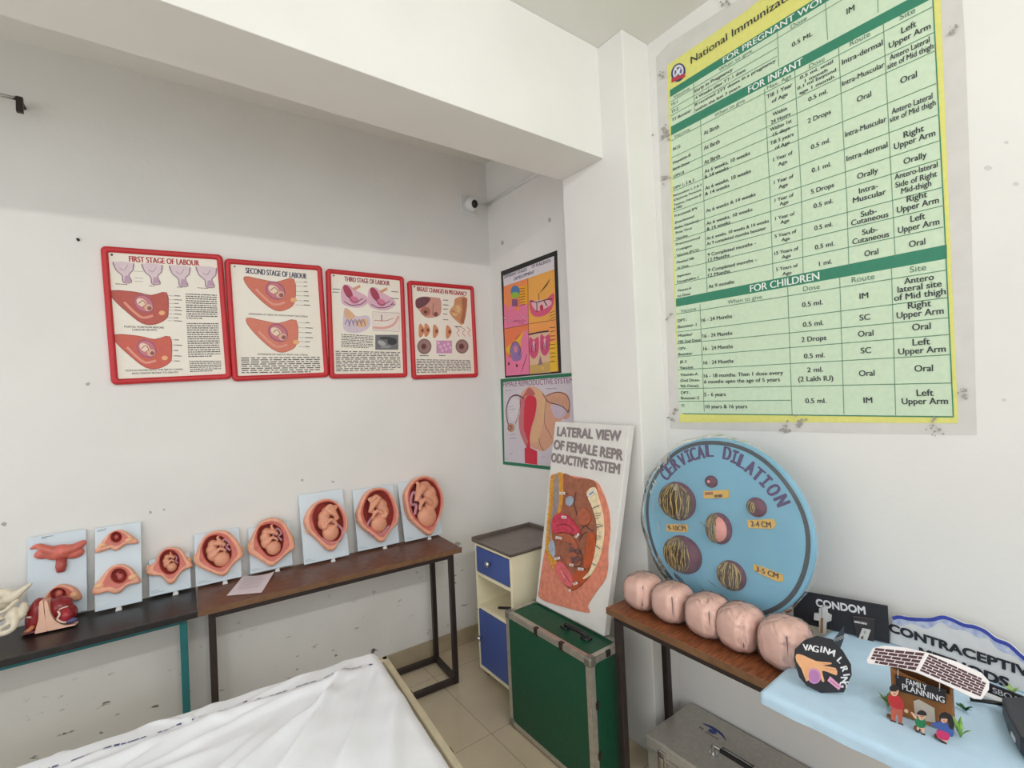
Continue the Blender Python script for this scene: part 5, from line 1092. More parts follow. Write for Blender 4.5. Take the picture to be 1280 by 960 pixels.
def round_board():
    tilt, yaw, R = .085, .03, .3375
    n = np.array([-math.cos(tilt)*math.cos(yaw), -math.cos(tilt)*math.sin(yaw), math.sin(tilt)]); u = np.array([math.sin(yaw), -math.cos(yaw), 0.]); v = np.cross(n, u)
    if v[2] < 0: v = -v
    C = np.array([1.7145, 1.047, .757+R*v[2]])
    t = thing('round_board', 'large round blue board lettered CERVICAL DILATION, standing behind the pink models', 'display board', C-v*R)
    T = .026; N = 96
    ring = lambda r, h, a0=0: [C+(u*math.cos(q)+v*math.sin(q))*r+n*h for q in np.linspace(0, 2*math.pi, N, endpoint=False)]
    MBl = mat('sky_blue_paint', (116, 178, 206), .5, var=.08, scale=4)
    MB().prism(ring(R, 0), -n*T).build('disc', MBl, t, bevel=.004)
    s = Sheet(C, u, v); s.eps = .0006; s.zoom(0, 0, 1)
    Rr = R*.945; wob = [Rr*(1+.004*math.sin(7*q)) for q in np.linspace(0, 6.283, N, endpoint=False)]
    s.stroke([(r*math.cos(q), r*math.sin(q)) for r, q in zip(wob, np.linspace(0, 2*math.pi, N, endpoint=False))], .015, (48, 58, 66), 1, True)
    s.build('rim_line', t)
    # arched lettering
    l = Sheet(C, u, v); l.eps = .0012; l.zoom(780, 540, .25)
    PU = (72, 52, 104)
    word = [('C', (205, 214)), ('E', (228, 186)), ('R', (256, 160)), ('V', (291, 138)), ('I', (322, 119)), ('C', (349, 110)), ('A', (384, 102)), ('L', (427, 92)),
            ('D', (517, 107)), ('I', (554, 124)), ('L', (592, 147)), ('A', (634, 178)), ('T', (672, 212)), ('I', (710, 246)), ('O', (748, 290)), ('N', (790, 343))]
    for ch, p in word:
        q = l.Z(p)[0]; a = math.atan2(q[1], q[0]); d = np.array([math.sin(a), -math.cos(a)]); r = np.array([math.cos(a), math.sin(a)])
        Vt, Fc = glyphs(ch, .075); x0, x1 = Vt[:, 0].min(), Vt[:, 0].max(); hgt = .050; wd = .034 if ch != 'I' else .024
        if ch == 'I':
            Fc = None
            for (xa, xb, ya_, yb) in ((-.5, .5, .32, .5), (-.5, .5, -.5, -.32), (-.18, .18, -.5, .5)):
                l.mesh([q+d*x*wd+r*y*hgt for x, y in ((xa, ya_), (xb, ya_), (xb, yb), (xa, yb))], [[0, 1, 2, 3]], PU, 1+(.5 if xa > -.3 else 0)); 
            continue
        l.mesh([(*(q+d*((x-x0)/(x1-x0)-.5)*wd+r*(y/cap()-.5)*hgt), _z) for x, y, _z in Vt], Fc, PU, 1)
    l.build('lettering', t)
    # cervix models: purple cups with yarn hair
    MP = mat('maroon_purple_foam', (98, 48, 72), .6, var=.2, scale=40); MH = mat('dark_yarn', (84, 70, 58), .8, var=.3, scale=90); MY = mat('straw_yarn', (190, 166, 108), .8, var=.2, scale=90); MPk = mat('pink_scalp', (222, 150, 142), .6, var=.05)
    B = np.stack([u, v, n], 1); rr = random.Random(12)
    BAL = [((270, 345), 92, 98, 1.05, 'wide', 0), ((437, 248), 33, 31, .5, 'closed', -.15), ((478, 482), 64, 80, .95, 'part', -.1), ((664, 376), 52, 50, .66, 'narrow', -.26), ((296, 612), 94, 96, .94, 'wide', -.10), ((540, 717), 72, 76, 1.0, 'wide', -.03)]
    for (p, rx, ry, op, kind, off) in BAL:
        q = l.Z(p, (p[0]+rx, p[1]), (p[0], p[1]-ry)); c0 = q[0]; a = np.linalg.norm(q[1]-c0)*.98; b = np.linalg.norm(q[2]-c0)*.98
        hgt = min(a, b)*.62
        w0 = C+u*c0[0]+v*c0[1]
        ball = MB().ell(w0, (a, b, hgt), B, 32, 16).build('cervix_cup', MP, t, True)
        cx = w0+u*(off*a)+n*hgt*.16
        ka = a*op*.92; kb = b*min(1, op*1.08)*.92
        if kind in ('part',): MB().ell(cx+u*a*.12, (ka*.98, kb*.96, hgt*1.0), B, 28, 14).build('scalp', MPk, ball, True); ka *= .8; cx = cx-u*a*.16+n*hgt*.06
        elif kind != 'closed': MB().ell(cx, (ka, kb, hgt*.96), B, 28, 14).build('scalp', MY if kind == 'narrow' else MH, ball, True)
        else: MB().ell(cx+n*hgt*.3, (a*.35, b*.35, hgt*.75), B, 16, 10).build('scalp', MPk, ball, True)
        if kind != 'closed':
            for mm, nm, cnt in ((MH, 'dark_hair', 24), (MY, 'straw_hair', 15)):
                m = MB()
                if kind == 'narrow': cnt //= 2
                for k in range(cnt):
                    lo = -1+2*(k+rr.uniform(.1, .9))/cnt; ph = rr.uniform(0, 6); P = []
                    for z in np.linspace(-.96, .96, 13):
                        x = lo*math.sqrt(max(0, 1-z*z))*.97+.03*math.sin(z*5+ph)
                        zz = math.sqrt(max(0, 1-x*x-z*z))
                        P.append(cx+u*ka*x+v*kb*z+n*(hgt*.97*zz+.001))
                    m.tube(P, .0018+.0006*rr.random(), 5)
                m.build(nm, mm, ball, True)
    # yellow tags
    tg = [('', [(400, 296), (526, 288), (527, 330), (400, 332)], (408, 304, 522, 318, 15)), ('2-4 CM', [(618, 440), (750, 434), (764, 462), (745, 484), (625, 480)], (636, 458, 738, 463, 28)),
          ('9-10CM', [(214, 460), (318, 462), (324, 478), (315, 500), (216, 496)], (222, 478, 312, 481, 24)), ('3-5 CM', [(648, 660), (690, 672), (795, 712), (800, 745), (770, 748), (690, 712), (650, 690)], (662, 682, 776, 720, 26))]
    for txt, P, (x0, y0, x1, y1, ch) in tg:
        g = Sheet(C, u, v); g.eps = .0006; g.zoom(780, 540, .25)
        o = MB().prism([g.w(q, .004) for q in g.Z(*P)], -n*.003).build('tag_plate', mat('yellow_tag', (222, 178, 84), .6, var=.08), t, bevel=.0006)
        if not txt:     # two scribbled words, not legible in the photo
            g.zlines([(408, 300), (462, 298), (462, 314), (408, 316)], 1, (150, 80, 70), .8, 8); g.zlines([(456, 312), (522, 308), (522, 326), (456, 328)], 1, (70, 52, 40), .8, 8); g.build('tag_lettering', o); continue
        g.ztext(txt, (x0, y0), (x1, y1), ch, (52, 40, 34), 8, .04); g.build('tag_lettering', o)
    # clear wrap round the board, bulging over the cups
    V = []; Fc = []; nr = 18; na = 72; rn = random.Random(2)
    for i in range(nr+1):
        r = (R+.012)*i/nr
        for j in range(na):
            q = 2*math.pi*j/na; bul = .012+.040*math.sqrt(max(0, 1-(i/nr)**2))+.004*math.sin(5*q+i)+.003*math.sin(11*q-2*i)
            if i == nr: bul = -.01+.003*math.sin(9*q)
            rr_ = r+(.004*math.sin(13*q) if i == nr else 0)
            z = C+(u*math.cos(q)+v*math.sin(q))*rr_+n*bul
            if z[2] < .753: z = z+np.array([0, 0, .753-z[2]])
            V.append(z)
    for i in range(nr):
        for j in range(na): Fc.append([i*na+j, i*na+(j+1) % na, (i+1)*na+(j+1) % na, (i+1)*na+j])
    link_mesh('clear_wrap', V, Fc, film('clear_wrap_thin', .2, .07, .4, 1.2, 9), None, t, True)
round_board()

# ------------------------------------------------------------------ five wrapped pink models on the right bench
def pink_models():
    MPK = mat('pink_silicone', (250, 206, 190), .5, var=.03, scale=14); MSL = mat('slit_dark_red', (112, 56, 54), .6)
    zt = .75
    spec = [((804, 726), .068, .066, ''), ((841, 742), .069, .067, ''), ((885, 756), .070, .068, ''), ((926, 775), .069, .070, ''), ((981, 792), .070, .073, '')]
    labs = ['wrapped pink training model with a slit, farthest left on the bench beside the column', 'wrapped pink slit model second from the column end of the bench', 'wrapped pink slit model in the middle of the row of five', 'wrapped pink slit model second from the table end of the row', 'wrapped pink slit model nearest the black CONDOM board']
    for i, (px, ry, rz, _) in enumerate(spec):
        c = onz(px, zt+rz*.97); c[0] = min(c[0], 1.63); c = hit(px, (1.568, 0, 0), (1, 0, 0)) ; c[2] = zt+rz*.985
        rx = .076
        t = thing('perineum_model', labs[i], 'training model', (c[0], c[1], zt), 'wrapped pink models on the right bench')
        fd = nrm((-1.0, -.55+.04*i, .12)); side = nrm(np.cross((0, 0, 1), fd)); up = np.cross(fd, side)
        rn = random.Random(i); V = []; Fc = []; nu, nv = 56, 36; sl = rn.uniform(-.12, .12)
        def shape(k, wr):
            V = []
            for a in range(nv+1):
                th = math.pi*a/nv
                for b in range(nu):
                    ph = 2*math.pi*b/nu
                    d = np.array([math.sin(th)*math.cos(ph), math.sin(th)*math.sin(ph), math.cos(th)])
                    e = np.sign(d)*np.abs(d)**.72
                    p = np.array([rx*e[0], ry*e[1], rz*e[2]])*k
                    f = d @ fd; sd = d @ side; uu = d @ up
                    if f > 0 and wr == 0: p -= fd*.014*math.exp(-((sd-.10-sl*uu)/.055)**2)*max(0, 1-(uu/.62)**2)
                    if f > 0: p += fd*.006*math.exp(-((abs(sd-.10)-.28)/.2)**2)
                    if wr: p *= 1+.012*math.sin(9*ph+5*th+i)+.010*math.sin(17*ph-7*th+2*i)*math.sin(th)+.016*abs(math.sin(3*ph+i))*abs(math.cos(th))**3
                    V.append(c+p)
            return V
        for a in range(nv):
            for b in range(nu): Fc.append([a*nu+b, (a+1)*nu+b, (a+1)*nu+(b+1) % nu, a*nu+(b+1) % nu])
        cl = lambda V: [np.array([p[0], p[1], max(p[2], zt+.0012)]) for p in V]
        link_mesh('silicone_body', cl(shape(1, 0)), Fc, MPK, None, t, True)
        P = []
        for uu in np.linspace(-.5, .5, 11):
            sd = .10+sl*uu; f = math.sqrt(max(0, 1-uu*uu-sd*sd)); d = fd*f+side*sd+up*uu; e = np.sign(d)*np.abs(d)**.72
            P.append(c+np.array([rx*e[0], ry*e[1], rz*e[2]])-fd*(.0135*(1-(uu/.62)**2)-.002))
        MB().tube(P, [.001]+[.0042]*9+[.001], 6).build('slit', MSL, t, True)
        wv = cl(shape(1.035, 1)); link_mesh('clear_wrap', wv, Fc, film('clear_wrap_pink', .15, .10, .75, 1.32, 16), None, t, True)
pink_models()

# ------------------------------------------------------------------ cloth covered display board lying on the right bench
TZ = .785
def cloth_table():
    t = thing('cloth_covered_board', 'flat board wrapped in pale blue cloth lying over the right bench as a display top', 'table top', (1.62, .3, .751))
    MC = mat('pale_blue_cloth', (192, 222, 244), .85, var=.03, scale=20, bump=.12, bscale=500)
    x0, x1, y0, y1 = 1.330, 1.900, -.12, .706
    V = []; Fc = []; nx, ny = 60, 80; rn = random.Random(1)
    for j in range(ny+1):
        for i in range(nx+1):
            a, b = i/nx, j/ny; x = x0+(x1-x0)*a; y = y0+(y1-y0)*b+.012*a
            z = TZ-.0012+.0010*math.sin(a*14+b*5)*math.sin(b*9)
            e = min(a*(x1-x0), (1-b)*(y1-y0))
            if e < .012: z -= .004*(1-e/.012)
            V.append((x, y, z))
    for j in range(ny):
        for i in range(nx): q = j*(nx+1)+i; Fc.append([q, q+1, q+nx+2, q+nx+1])
    # skirt round the visible edges
    n0 = len(V)
    edge = [(j*(nx+1)) for j in range(ny+1)]+[ny*(nx+1)+i for i in range(1, nx+1)]
    for lv, dz in enumerate((.012, .031)):
        for k, q in enumerate(edge):
            p = np.array(V[q]); out = np.array([-1., 0, 0]) if k <= ny else np.array([0, 1., 0])
            V.append(p+out*(.002+.0012*math.sin(k*.55)*lv)+np.array([0, 0, -dz+.0008*math.sin(k*.4)*lv]))
    E_ = len(edge)
    for k in range(E_-1):
        Fc.append([edge[k], edge[k+1], n0+k+1, n0+k]); Fc.append([n0+k, n0+k+1, n0+E_+k+1, n0+E_+k])
    link_mesh('cloth', V, Fc, MC, None, t, True)
    MB().box((x0+.004, y0+.004, .7515), (x1-.002, y1-.004, TZ-.0055)).build('board', mat('board_core', (200, 196, 186), .8), t)
cloth_table()

# black CONDOM board
def flat_board(name, label, base_l, base_r, hgt, thick, m, lean=.06, group=None, cat='display board', zb=None):
    bl = np.array(base_l, float); br = np.array(base_r, float); U = nrm(br-bl); nn = np.cross(U, (0, 0, 1)); V = nrm(np.array([0, 0, 1.])-nn*lean)
    s = Sheet(bl, U, V); t = thing(name, label, cat, (bl+br)/2, group); return t, s, np.linalg.norm(br-bl)
BK = mat('black_card', (34, 34, 40), .6, var=.1, scale=20)
zt = TZ+.0015
t, s, L = flat_board('condom_board', 'black card board chalk-lettered CONDOM leaning on the right wall', (1.800, .800, zt), (1.862, .560, zt), .11, .004, BK, .05)
MB().prism([s.w(p) for p in ((-.02, 0), (L, 0), (L, .117), (-.02, .110))], -s.N*.006).build('card', BK, t)
s.eps = .0006; s.zoom(1000, 720, 140/896); WC = (222, 222, 226)
s.heavy('CONDOM', (128, 210), (522, 275), 56, WC, 1, .02)
s.ztext('MALE', (148, 474), (235, 486), 30, WC, 1, .0); s.ztext('FEMALE', (594, 552), (715, 566), 30, WC, 9, .0)
s.build('lettering', t)
def packet(nm, pts, tip, lab):
    P = [s.w(p, .004) for p in s.Z(*pts)]
    o = MB().prism(P, -s.N*.003).build(nm, mat('grey_card_packet', (108, 96, 88), .3, var=.3, scale=80), t, bevel=.0008); return o
pk = packet('packet', [(418, 318), (600, 342), (590, 560), (470, 545)], None, '')
k = Sheet(s.O, s.U, s.V); k.eps = .0006; k.zoom(1000, 720, 140/896)
k.zpoly([(420, 320), (600, 345), (590, 560), (540, 555), (470, 545)], (52, 46, 46), 8); k.zrect((432, 348), (560, 386), (60, 54, 54), 9); k.zlines([(436, 350), (562, 374), (562, 394), (436, 370)], 1, (220, 216, 214), .75, 10)
k.zpoly([(500, 410), (568, 425), (520, 560), (450, 545)], (210, 208, 204), 10); k.zpoly([(488, 480), (510, 470), (505, 520), (488, 515)], (120, 104, 84), 11); k.zell((520, 445), 10, 14, (170, 164, 158), 11); k.zpoly([(455, 540), (520, 530), (585, 585), (540, 590), (480, 572)], (214, 212, 210), 11)
k.f = k.f; k.build('packet_print', pk)
# white T-shaped packet standing at the left of the board
k = Sheet(s.O+s.N*.012, s.U, s.V); k.zoom(1000, 720, 140/896)
pw = MB().prism([k.w(p) for p in k.Z((150, 262), (216, 240), (222, 300), (252, 318), (250, 360), (212, 372), (205, 470), (150, 465), (152, 360), (108, 352), (112, 300), (152, 300))], -s.N*.010).build('white_packet', mat('white_packet', (206, 206, 204), .3, var=.08), t, bevel=.001)
k.eps = .0006; k.zpoly([(165, 335), (186, 332), (184, 455), (162, 455)], (150, 112, 70), 1); k.zstroke([(176, 255), (172, 330)], 6, (150, 146, 142), 1); k.build('packet_print', pw)
# small slanted black sign in front of the CONDOM board
p0 = onz((1041, 812), zt); p1 = onz((1053, 808), zt)
t, s, L = flat_board('small_sign', 'small slanted black sign with white writing just behind the vaginal ring sign', (p0[0], p0[1], zt), (p1[0], p1[1], zt), .06, .003, BK, .0)
k = Sheet((p0[0], p0[1], zt), nrm((.25, -1, 0)), (0, 0, 1)); k.zoom(1000, 720, 140/896); k.O = k.O
Q = k.Z((240, 515), (350, 380), (352, 470), (318, 560), (250, 560)); q0 = min(p[1] for p in Q); Q = [p-np.array([0, q0]) for p in Q]
MB().prism([k.w(p) for p in Q], -k.N*.004).build('card', mat('slate_card', (70, 76, 84), .5), t)
k.eps = .0006
a, b = Q[0]*.7+Q[1]*.1+Q[3]*.2, Q[2]
d = nrm(np.array([b[0]-a[0], (b[1]-a[1])*.8])); nn = np.array([-d[1], d[0]]); a = a+np.array([.004, .006])
for i in range(5):     # hand lettering too small to read
    o_ = a+d*(.0095*i); k.stroke([o_, o_+nn*.009+d*.002, o_+d*.006+nn*.001, o_+d*.007+nn*.010], .0022, WC, 1+i)
k.build('lettering', t)

# cloud shaped CONTRACEPTIVE METHODS board
t, s, L = flat_board('cloud_board', 'white cloud-shaped board lettered CONTRACEPTIVE METHODS with a blue scalloped top', (1.872, .565, zt), (1.802, .03, zt), .14, .005, BK, .12)
s.zoom(0, 0, 1)
edge = [(1105, 775), (1122, 769), (1135, 771), (1150, 772), (1165, 772), (1178, 769), (1190, 772), (1205, 779), (1218, 781), (1232, 787), (1245, 797), (1262, 804), (1280, 820), (1300, 830), (1330, 850), (1350, 875)]
E2 = s.Z(*catmull(edge, 3, False)); E2 = [p for p in E2 if p[0] > .002]; pts = E2+[np.array([E2[-1][0], .0]), np.array([.002, .0])]
MB().prism([s.w(p) for p in pts], -s.N*.006).build('card', mat('white_card', (222, 224, 226), .6, var=.03), t)
s.eps = .0006
low = [p-np.array([0, .026+.006*math.sin(i*.9)]) for i, p in enumerate(E2)]
for i in range(len(E2)-1): s.mesh([E2[i], E2[i+1], low[i+1], low[i]], [[0, 1, 2, 3]], mat('blue_wash', (160, 174, 216), .7, rgb2=(208, 214, 230), scale=60), 1)
s.stroke([p-np.array([0, .006]) for p in E2], .010, mat('blue_paint', (56, 72, 168), .6, var=.15, scale=60), 2)
DK = (34, 38, 48)
s.zoom(1080, 740, 200/873)
s.heavy('CONTRACEPTIVE', (138, 190), (972, 462), 46, DK, 3, .03); s.heavy('METHODS', (303, 324), (795, 498), 48, DK, 3, .04)
s.build('lettering', t)
# strip lettered BOARD and white ledge at the foot of the cloud board
sb = np.array([1.745, .330, zt]); eb = np.array([1.690, .02, zt])
sb = onz((1232, 871), zt); eb = onz((1330, 912), zt)
t, s, L = flat_board('name_strip', 'black strip lettered in white at the foot of the cloud board', (sb[0]+.03, sb[1]+.02, zt), (eb[0]+.03, eb[1], zt), .02, .004, BK, .0)
MB().prism([s.w(p) for p in ((0, 0), (L, 0), (L, .026), (0, .026))], -s.N*.005).build('card', BK, t)
s.eps = .0006; Vt, Fc = glyphs('SBOARD', .02); s.mesh([(.030+x*.021, .006+y*.021, _z) for x, y, _z in Vt], Fc, WC, 1); s.build('lettering', t)
tag(MB().box((0, -.012, 0), (L+.1, .012, .010), np.stack([s.U, np.cross((0, 0, 1), s.U), [0, 0, 1]], 1), s.O-s.U*.12+s.N*.030).build('white_ruler', mat('white_strip', (220, 222, 224), .5), None, bevel=.001, loc=s.O), 'long white strip lying in front of the black name strip', 'strip')

# vaginal ring sign : black decagon on a prop
def ring_sign():
    b = onz((1026, 866), zt)
    s = Sheet((b[0], b[1], zt), nrm((.52, -.85, 0)), nrm((.14, .10, 1))); s.zoom(1000, 720, 140/896)
    t = thing('vaginal_ring_sign', 'black ten-sided card sign lettered VAGINAL RING with a painted hand', 'sign', b)
    P = s.Z((40, 525), (140, 492), (262, 520), (345, 610), (408, 715), (415, 800), (352, 942), (170, 945), (55, 890), (-5, 820), (-45, 690), (-40, 600))
    m0 = min(p[1] for p in P); P = [p-np.array([0, m0]) for p in P]; s.O = s.O+s.V*0
    MB().prism([s.w(p, .0) for p in P], -s.N*.005).build('card', BK, t)
    s.O = s.O-s.V*m0; s.eps = .0006
    w_ = [('V', (45, 570)), ('A', (85, 574)), ('G', (125, 582)), ('I', (170, 585)), ('N', (213, 597)), ('A', (266, 612)), ('L', (322, 672)), ('R', (356, 742)), ('I', (372, 790)), ('N', (358, 830)), ('G', (345, 868))]
    for i, (ch, p) in enumerate(w_):
        an = np.interp(i, [0, 4, 5, 6, 7, 10], [0.0, .30, .62, .75, 1.15, 1.5]); d = np.array([math.cos(an), -math.sin(an)]); r = np.array([math.sin(an), math.cos(an)]); q = s.Z(p)[0]
        Vt, Fc = glyphs(ch, .04); sc = .021; cxm = (Vt[:, 0].min()+Vt[:, 0].max())/2
        s.mesh([(*(q+d*(x-cxm)*sc*1.0+r*(y/cap()-.5)*.0165), _z) for x, y, _z in Vt], Fc, (230, 230, 232), 1)
    SK = (232, 172, 124)
    s.zpoly([(-30, 625), (30, 635), (130, 680), (240, 690), (248, 706), (180, 716), (285, 735), (296, 790), (272, 788), (215, 765), (175, 762), (195, 838), (175, 842), (140, 780), (60, 838), (45, 830), (10, 740), (-30, 680)], SK, 1, 2)
    s.zell((112, 800), 54, 62, (196, 140, 188), 2, -.3); s.zell((112, 802), 42, 50, (180, 120, 172), 3, -.3); s.zstroke([(70, 720), (60, 770), (62, 830)], 14, SK, 4, False, 3)
    s.zpoly([(240, 800), (330, 880), (310, 912), (218, 836)], (226, 160, 192), 2); s.zstroke([(240, 830), (312, 888)], 6, (170, 100, 140), 3)
    s.zstroke([(240, 704), (180, 700)], 3, (200, 130, 90), 3); s.zstroke([(285, 752), (200, 736)], 3, (200, 130, 90), 3)
    s.build('painting', t)
    c = s.w(s.Z((180, 720))[0], -.006); f = np.array([b[0]+.055, b[1]+.03, zt+.001])
    MB().bar(c, f, .02, .003, up=s.N).build('prop', mat('brown_card', (150, 120, 90), .8), t)
ring_sign()

# FAMILY PLANNING paper house
def house():
    bl = onz((1116, 891), zt); br = onz((1192, 917), zt); U = nrm(br-bl); nn = np.cross(U, (0, 0, 1))
    s = Sheet(bl, U, (0, 0, 1)); t = thing('paper_house', 'small brown paper house lettered FAMILY PLANNING under a brick-patterned roof', 'model house', (bl+br)/2)
    L = np.linalg.norm(br-bl); s.zoom(1080, 740, 200/873)
    MW = mat('brown_paper', (128, 82, 40), .7, rgb2=(158, 104, 54), scale=18); hL, hR = [p[1] for p in s.Z((168, 420), (492, 572))]
    D = .075
    P = [np.array([0, 0]), np.array([L, 0]), np.array([L, hR]), np.array([0, hL])]
    m = MB().prism([s.w(p) for p in P], -s.N*.003); m.prism([s.w(p)-s.N*D for p in P], -s.N*.003)
    for x in (.0015, L-.0015): m.bar(s.w((x, .5*(hL if x < .01 else hR)))-s.N*.003, s.w((x, .5*(hL if x < .01 else hR)))-s.N*D, .003, hL*.98)
    m.build('walls', MW, t)
    s.eps = .0006
    s.zpoly([(270, 590), (300, 582), (388, 632), (395, 716), (280, 690)], (196, 186, 172), 1, 0); s.zstroke([(270, 590), (300, 582), (388, 632), (395, 716)], 5, (120, 90, 60), 2)
    s.build('door_panel', t)
    g = Sheet(s.O+s.N*.006, s.U, s.V); g.zoom(1080, 740, 200/873)
    sg = MB().prism([g.w(p) for p in g.Z((170, 452), (450, 540), (446, 612), (180, 538))], -g.N*.003).build('sign_board', BK, t)
    g.eps = .0006; g.ztext('FAMILY', (230, 486), (342, 522), 30, WC, 1, .02); g.ztext('PLANNING', (208, 514), (440, 590), 32, WC, 1, .02); g.build('lettering', sg)
    MB().tube([g.w(g.Z((185, 425))[0], -.004), g.w(g.Z((185, 468))[0])], .0007, 6).tube([g.w(g.Z((412, 500))[0], -.004), g.w(g.Z((412, 540))[0])], .0007, 6).build('string', M_WHITEPL, t)
    # roof: two brick printed cards meeting at a ridge, tipped towards the viewer
    MR = mat('roof_white', (236, 232, 234), .6, var=.02); BRK = (84, 50, 58)
    ridge_f = g.w(g.Z((290, 436))[0], .012); 
    o = s.w((0, 0), .03)
    for side in (0, 1):
        if side == 0: quad = [(15, 372), (48, 306), (110, 292), (220, 302), (345, 330), (290, 438), (180, 408), (60, 394), (22, 388)]
        else: quad = [(345, 330), (500, 378), (640, 440), (684, 488), (682, 530), (642, 584), (600, 580), (440, 502), (290, 438)]
        # sheet plane through the front ridge point, sloping back
        Ur = nrm(s.U+np.array([0, 0, (.10 if side == 0 else -.10)])); Vr = nrm(-s.N*.80+np.array([0, 0, .60]))
        r = Sheet(ridge_f, Ur, Vr); r.zoom(1080, 740, 200/873); Q = r.Z(*quad)
        oo = MB().prism([r.w(p) for p in Q], -r.N*.003).build('roof_panel', MR, t)
        r.eps = .0006
        # bricks, laid between the lower and the upper edge
        if side == 0: lo0, lo1, hi0, hi1 = (26, 384), (284, 430), (62, 304), (336, 333)
        else: lo0, lo1, hi0, hi1 = (300, 430), (640, 574), (352, 338), (676, 486)
        A = [np.array(p, float) for p in (lo0, lo1, hi0, hi1)]; rows = 5 if side == 0 else 7; nb = 5 if side == 0 else 6
        for i in range(rows):
            v0 = (i+.12)/rows; v1 = (i+.88)/rows
            for j in range(-1, nb):
                u0 = (j+.5*(i % 2)+.05)/nb; u1 = (j+.5*(i % 2)+.95)/nb; u0 = max(u0, .01); u1 = min(u1, .985)
                if u1-u0 < .03: continue
                f = lambda a_, b_: tuple((A[0]*(1-a_)+A[1]*a_)*(1-b_)+(A[2]*(1-a_)+A[3]*a_)*b_)
                if side == 0 and u0 < .1 and (i in (0,)): u0 = .12
                if side == 1 and u1 > .9 and i in (rows-1,): u1 = .9
                r.zpoly([f(u0, v0), f(u1, v0), f(u1, v1), f(u0, v1)], BRK, 1)
        r.build('brick_print', oo)
    return s, bl, br, U
hs, hbl, hbr, hU = house()

def cutout(label, feet_px, parts, flip=False):
    """flat painted card figure standing on the cloth: parts in px zoom (1080,740)"""
    b = onz(feet_px, zt); s = Sheet((b[0], b[1], zt), hU, (0, 0, 1)); s.zoom(1080, 740, 200/873)
    t = thing('card_figure', label, 'figure', b, 'painted card people by the paper house')
    allp = [p for _, pts, _, _ in parts for p in pts]; Z = s.Z(*allp); m0 = min(p[1] for p in Z); s.O = s.O-s.V*m0+np.array([0, 0, .0006])
    for nm, pts, colr, dz in parts:
        P = s.Z(*catmull(pts, 3)); MB().prism([s.w(p, .0015+dz) for p in P], -s.N*.003).build(nm, ink(colr), t)
    MB().bar(s.w(s.Z(parts[0][1][0])[0], -.004)*np.array([1, 1, 0])+np.array([0, 0, zt+.002]), s.w(s.Z(parts[0][1][0])[0], -.018)*np.array([1, 1, 0])+np.array([0, 0, zt+.002]), .012, .003).build('stand', ink((120, 90, 60)), t)
SKN = (226, 176, 150); HR = (36, 28, 30)
def face(c, r): x, y = c; return [('face', [(x-r, y-r*.9), (x+r*.7, y-r*.9), (x+r, y), (x+r*.4, y+r), (x-r*.5, y+r), (x-r, y+r*.3)], SKN, .0004), ('eyes', [(x-r*.5, y-r*.25), (x+r*.45, y-r*.15), (x+r*.45, y-r*.02), (x-r*.5, y-r*.1)], (50, 36, 40), .0010), ('mouth', [(x-r*.3, y+r*.45), (x+r*.3, y+r*.5), (x, y+r*.7)], (176, 60, 60), .0010)]
cutout('painted card man in a red shirt left of the paper house door', (1126, 904), [('shirt', [(132, 568), (150, 560), (195, 572), (216, 610), (208, 640), (150, 625), (135, 600)], (186, 44, 48), .0), ('trousers', [(152, 622), (208, 638), (206, 718), (190, 712), (180, 660), (168, 708), (150, 700)], (190, 92, 70), -.0004), ('shoe', [(146, 698), (170, 704), (172, 714), (148, 706)], (50, 34, 36), .0), ('shoe', [(188, 712), (212, 722), (214, 732), (190, 720)], (50, 34, 36), .0), ('hand', [(222, 640), (240, 645), (238, 658), (222, 652)], SKN, .0003), ('hair', [(140, 520), (160, 505), (190, 515), (190, 532), (150, 540)], HR, .0008)]+face((168, 542), 22))
cutout('painted card child in green between the two card adults', (1151, 916), [('shirt', [(285, 680), (330, 695), (335, 735), (300, 738), (280, 715)], (34, 122, 74), .0), ('legs', [(292, 732), (330, 742), (326, 772), (316, 766), (312, 748), (300, 745), (298, 756), (288, 750)], SKN, -.0004), ('shoe', [(284, 750), (300, 758), (300, 766), (284, 758)], (36, 30, 34), .0), ('shoe', [(314, 766), (332, 776), (332, 784), (314, 774)], (36, 30, 34), .0), ('hand', [(256, 655), (280, 670), (290, 690), (275, 684)], SKN, .0003), ('hair', [(290, 660), (310, 645), (335, 655), (340, 672), (300, 668)], HR, .0008)]+face((316, 678), 18))
cutout('painted card woman with long black hair in a blue top and pink skirt', (1183, 929), [('top', [(395, 712), (430, 705), (470, 735), (488, 760), (480, 790), (440, 768), (405, 745), (365, 718)], (66, 92, 160), .0), ('skirt', [(400, 752), (445, 762), (468, 780), (455, 808), (400, 790)], (206, 50, 104), .0003), ('legs', [(402, 788), (450, 808), (446, 822), (410, 802)], SKN, -.0004), ('shoe', [(390, 790), (440, 815), (452, 830), (430, 825)], (50, 36, 40), .0), ('hair', [(412, 670), (440, 655), (475, 672), (492, 715), (488, 745), (465, 735), (455, 690), (425, 685), (415, 705)], HR, .0012)]+face((438, 690), 20))

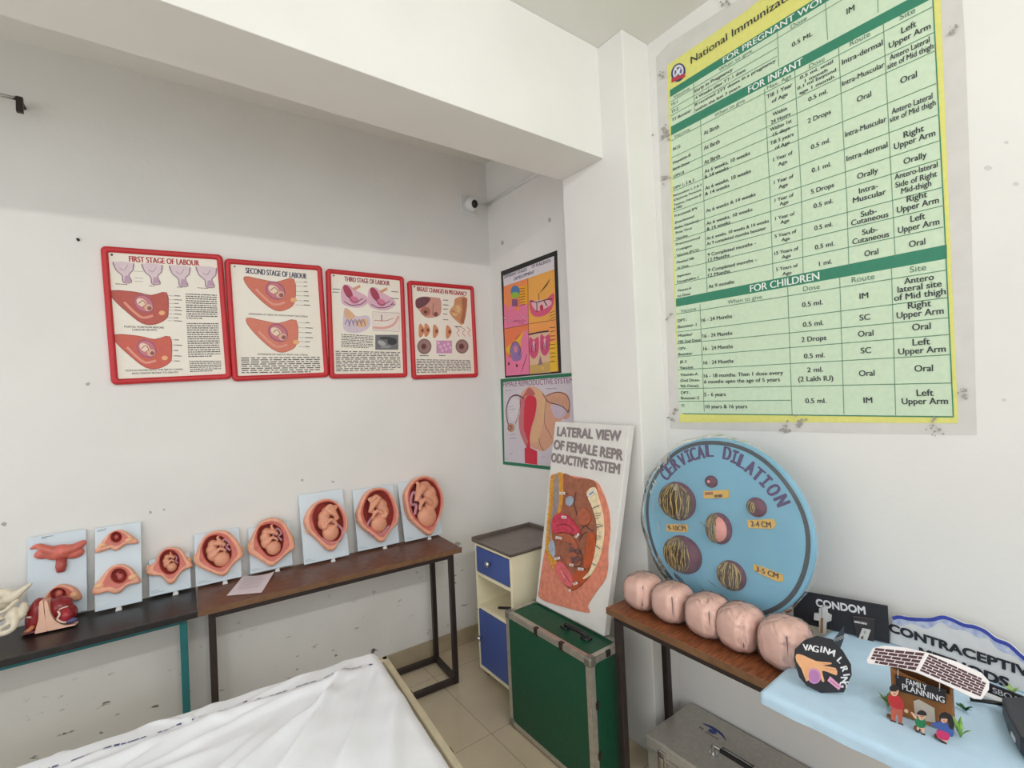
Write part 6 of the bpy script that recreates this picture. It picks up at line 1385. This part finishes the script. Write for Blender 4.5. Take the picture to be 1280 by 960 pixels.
# plastic plants
def plant(label, base_px, h, n, sp, colr, seed, cat='plant'):
    b = onz(base_px, zt); rn = random.Random(seed); t = thing('plastic_plant', label, cat, b, 'plastic sprigs by the paper house')
    for k in range(n):
        a = rn.uniform(0, 6.28); l = h*rn.uniform(.6, 1.); o = np.array([math.cos(a), math.sin(a), 0])*sp*rn.uniform(.4, 1.)
        w = .0045*rn.uniform(.8, 1.3); V = []; Fc = []; side = nrm(np.cross(o+np.array([0, 0, 1e-3]), (0, 0, 1)))
        for i in range(7):
            f = i/6; p = b+o*f**1.4+np.array([0, 0, .001+l*(f-.35*f*f)]); ww = w*math.sin(math.pi*min(.96, f*.9+.08))
            V += [p-side*ww, p+side*ww+np.array([0, 0, .0008])]
        Fc = [[2*i, 2*i+1, 2*i+3, 2*i+2] for i in range(6)]
        lf = link_mesh('leaf', V, Fc, mat('leaf_%d' % seed, colr, .5, var=.25, scale=60), None, t, True); sd = lf.modifiers.new('s', 'SOLIDIFY'); sd.thickness = .0006
plant('light green plastic sprig at the right corner of the paper house', (1201, 922), .062, 9, .030, (132, 182, 84), 1)
plant('pale green plastic sprig at the left side of the paper house', (1110, 884), .060, 9, .030, (126, 164, 96), 2)
plant('dark green tuft of plastic leaves behind the right corner of the house', (1207, 889), .026, 8, .018, (40, 96, 52), 3)
q = onz((1267, 880), zt); plant('pale green plastic sprig under the last letters of METHODS on the cloud board', (1265, 868), .035, 8, .02, (170, 200, 130), 4)

# black plastic tool at the right edge
def black_tool():
    b = onz((1262, 915), zt); t = thing('black_device', 'black plastic device with a thin rod, at the right edge on the blue cloth', 'device', b)
    p = [onz(x, zt) for x in ((1253, 893), (1290, 893), (1330, 950), (1300, 965), (1276, 945), (1260, 915))]
    MB().prism([q+np.array([0, 0, .045]) for q in p], (0, 0, -.0445)).build('body', mat('charcoal_plastic', (48, 50, 56), .45, var=.1), t, bevel=.006, seg=3)
    a = onz((1213, 880), zt)+np.array([0, 0, .012]); c = (p[0]+p[1])/2+np.array([0, 0, .020])
    MB().tube([a, a*.5+c*.5+np.array([0, 0, .001]), c], .005, 10).build('rod', M_BLACKPL, t, True)
    MB().box((-.012, -.002, .010), (.012, .0, .020), np.stack([nrm(p[4]-p[5]), nrm(np.cross((0, 0, 1), p[4]-p[5])), [0, 0, 1]], 1), (p[4]+p[5])/2).build('label_patch', M_WHITEPL, t)
black_tool()
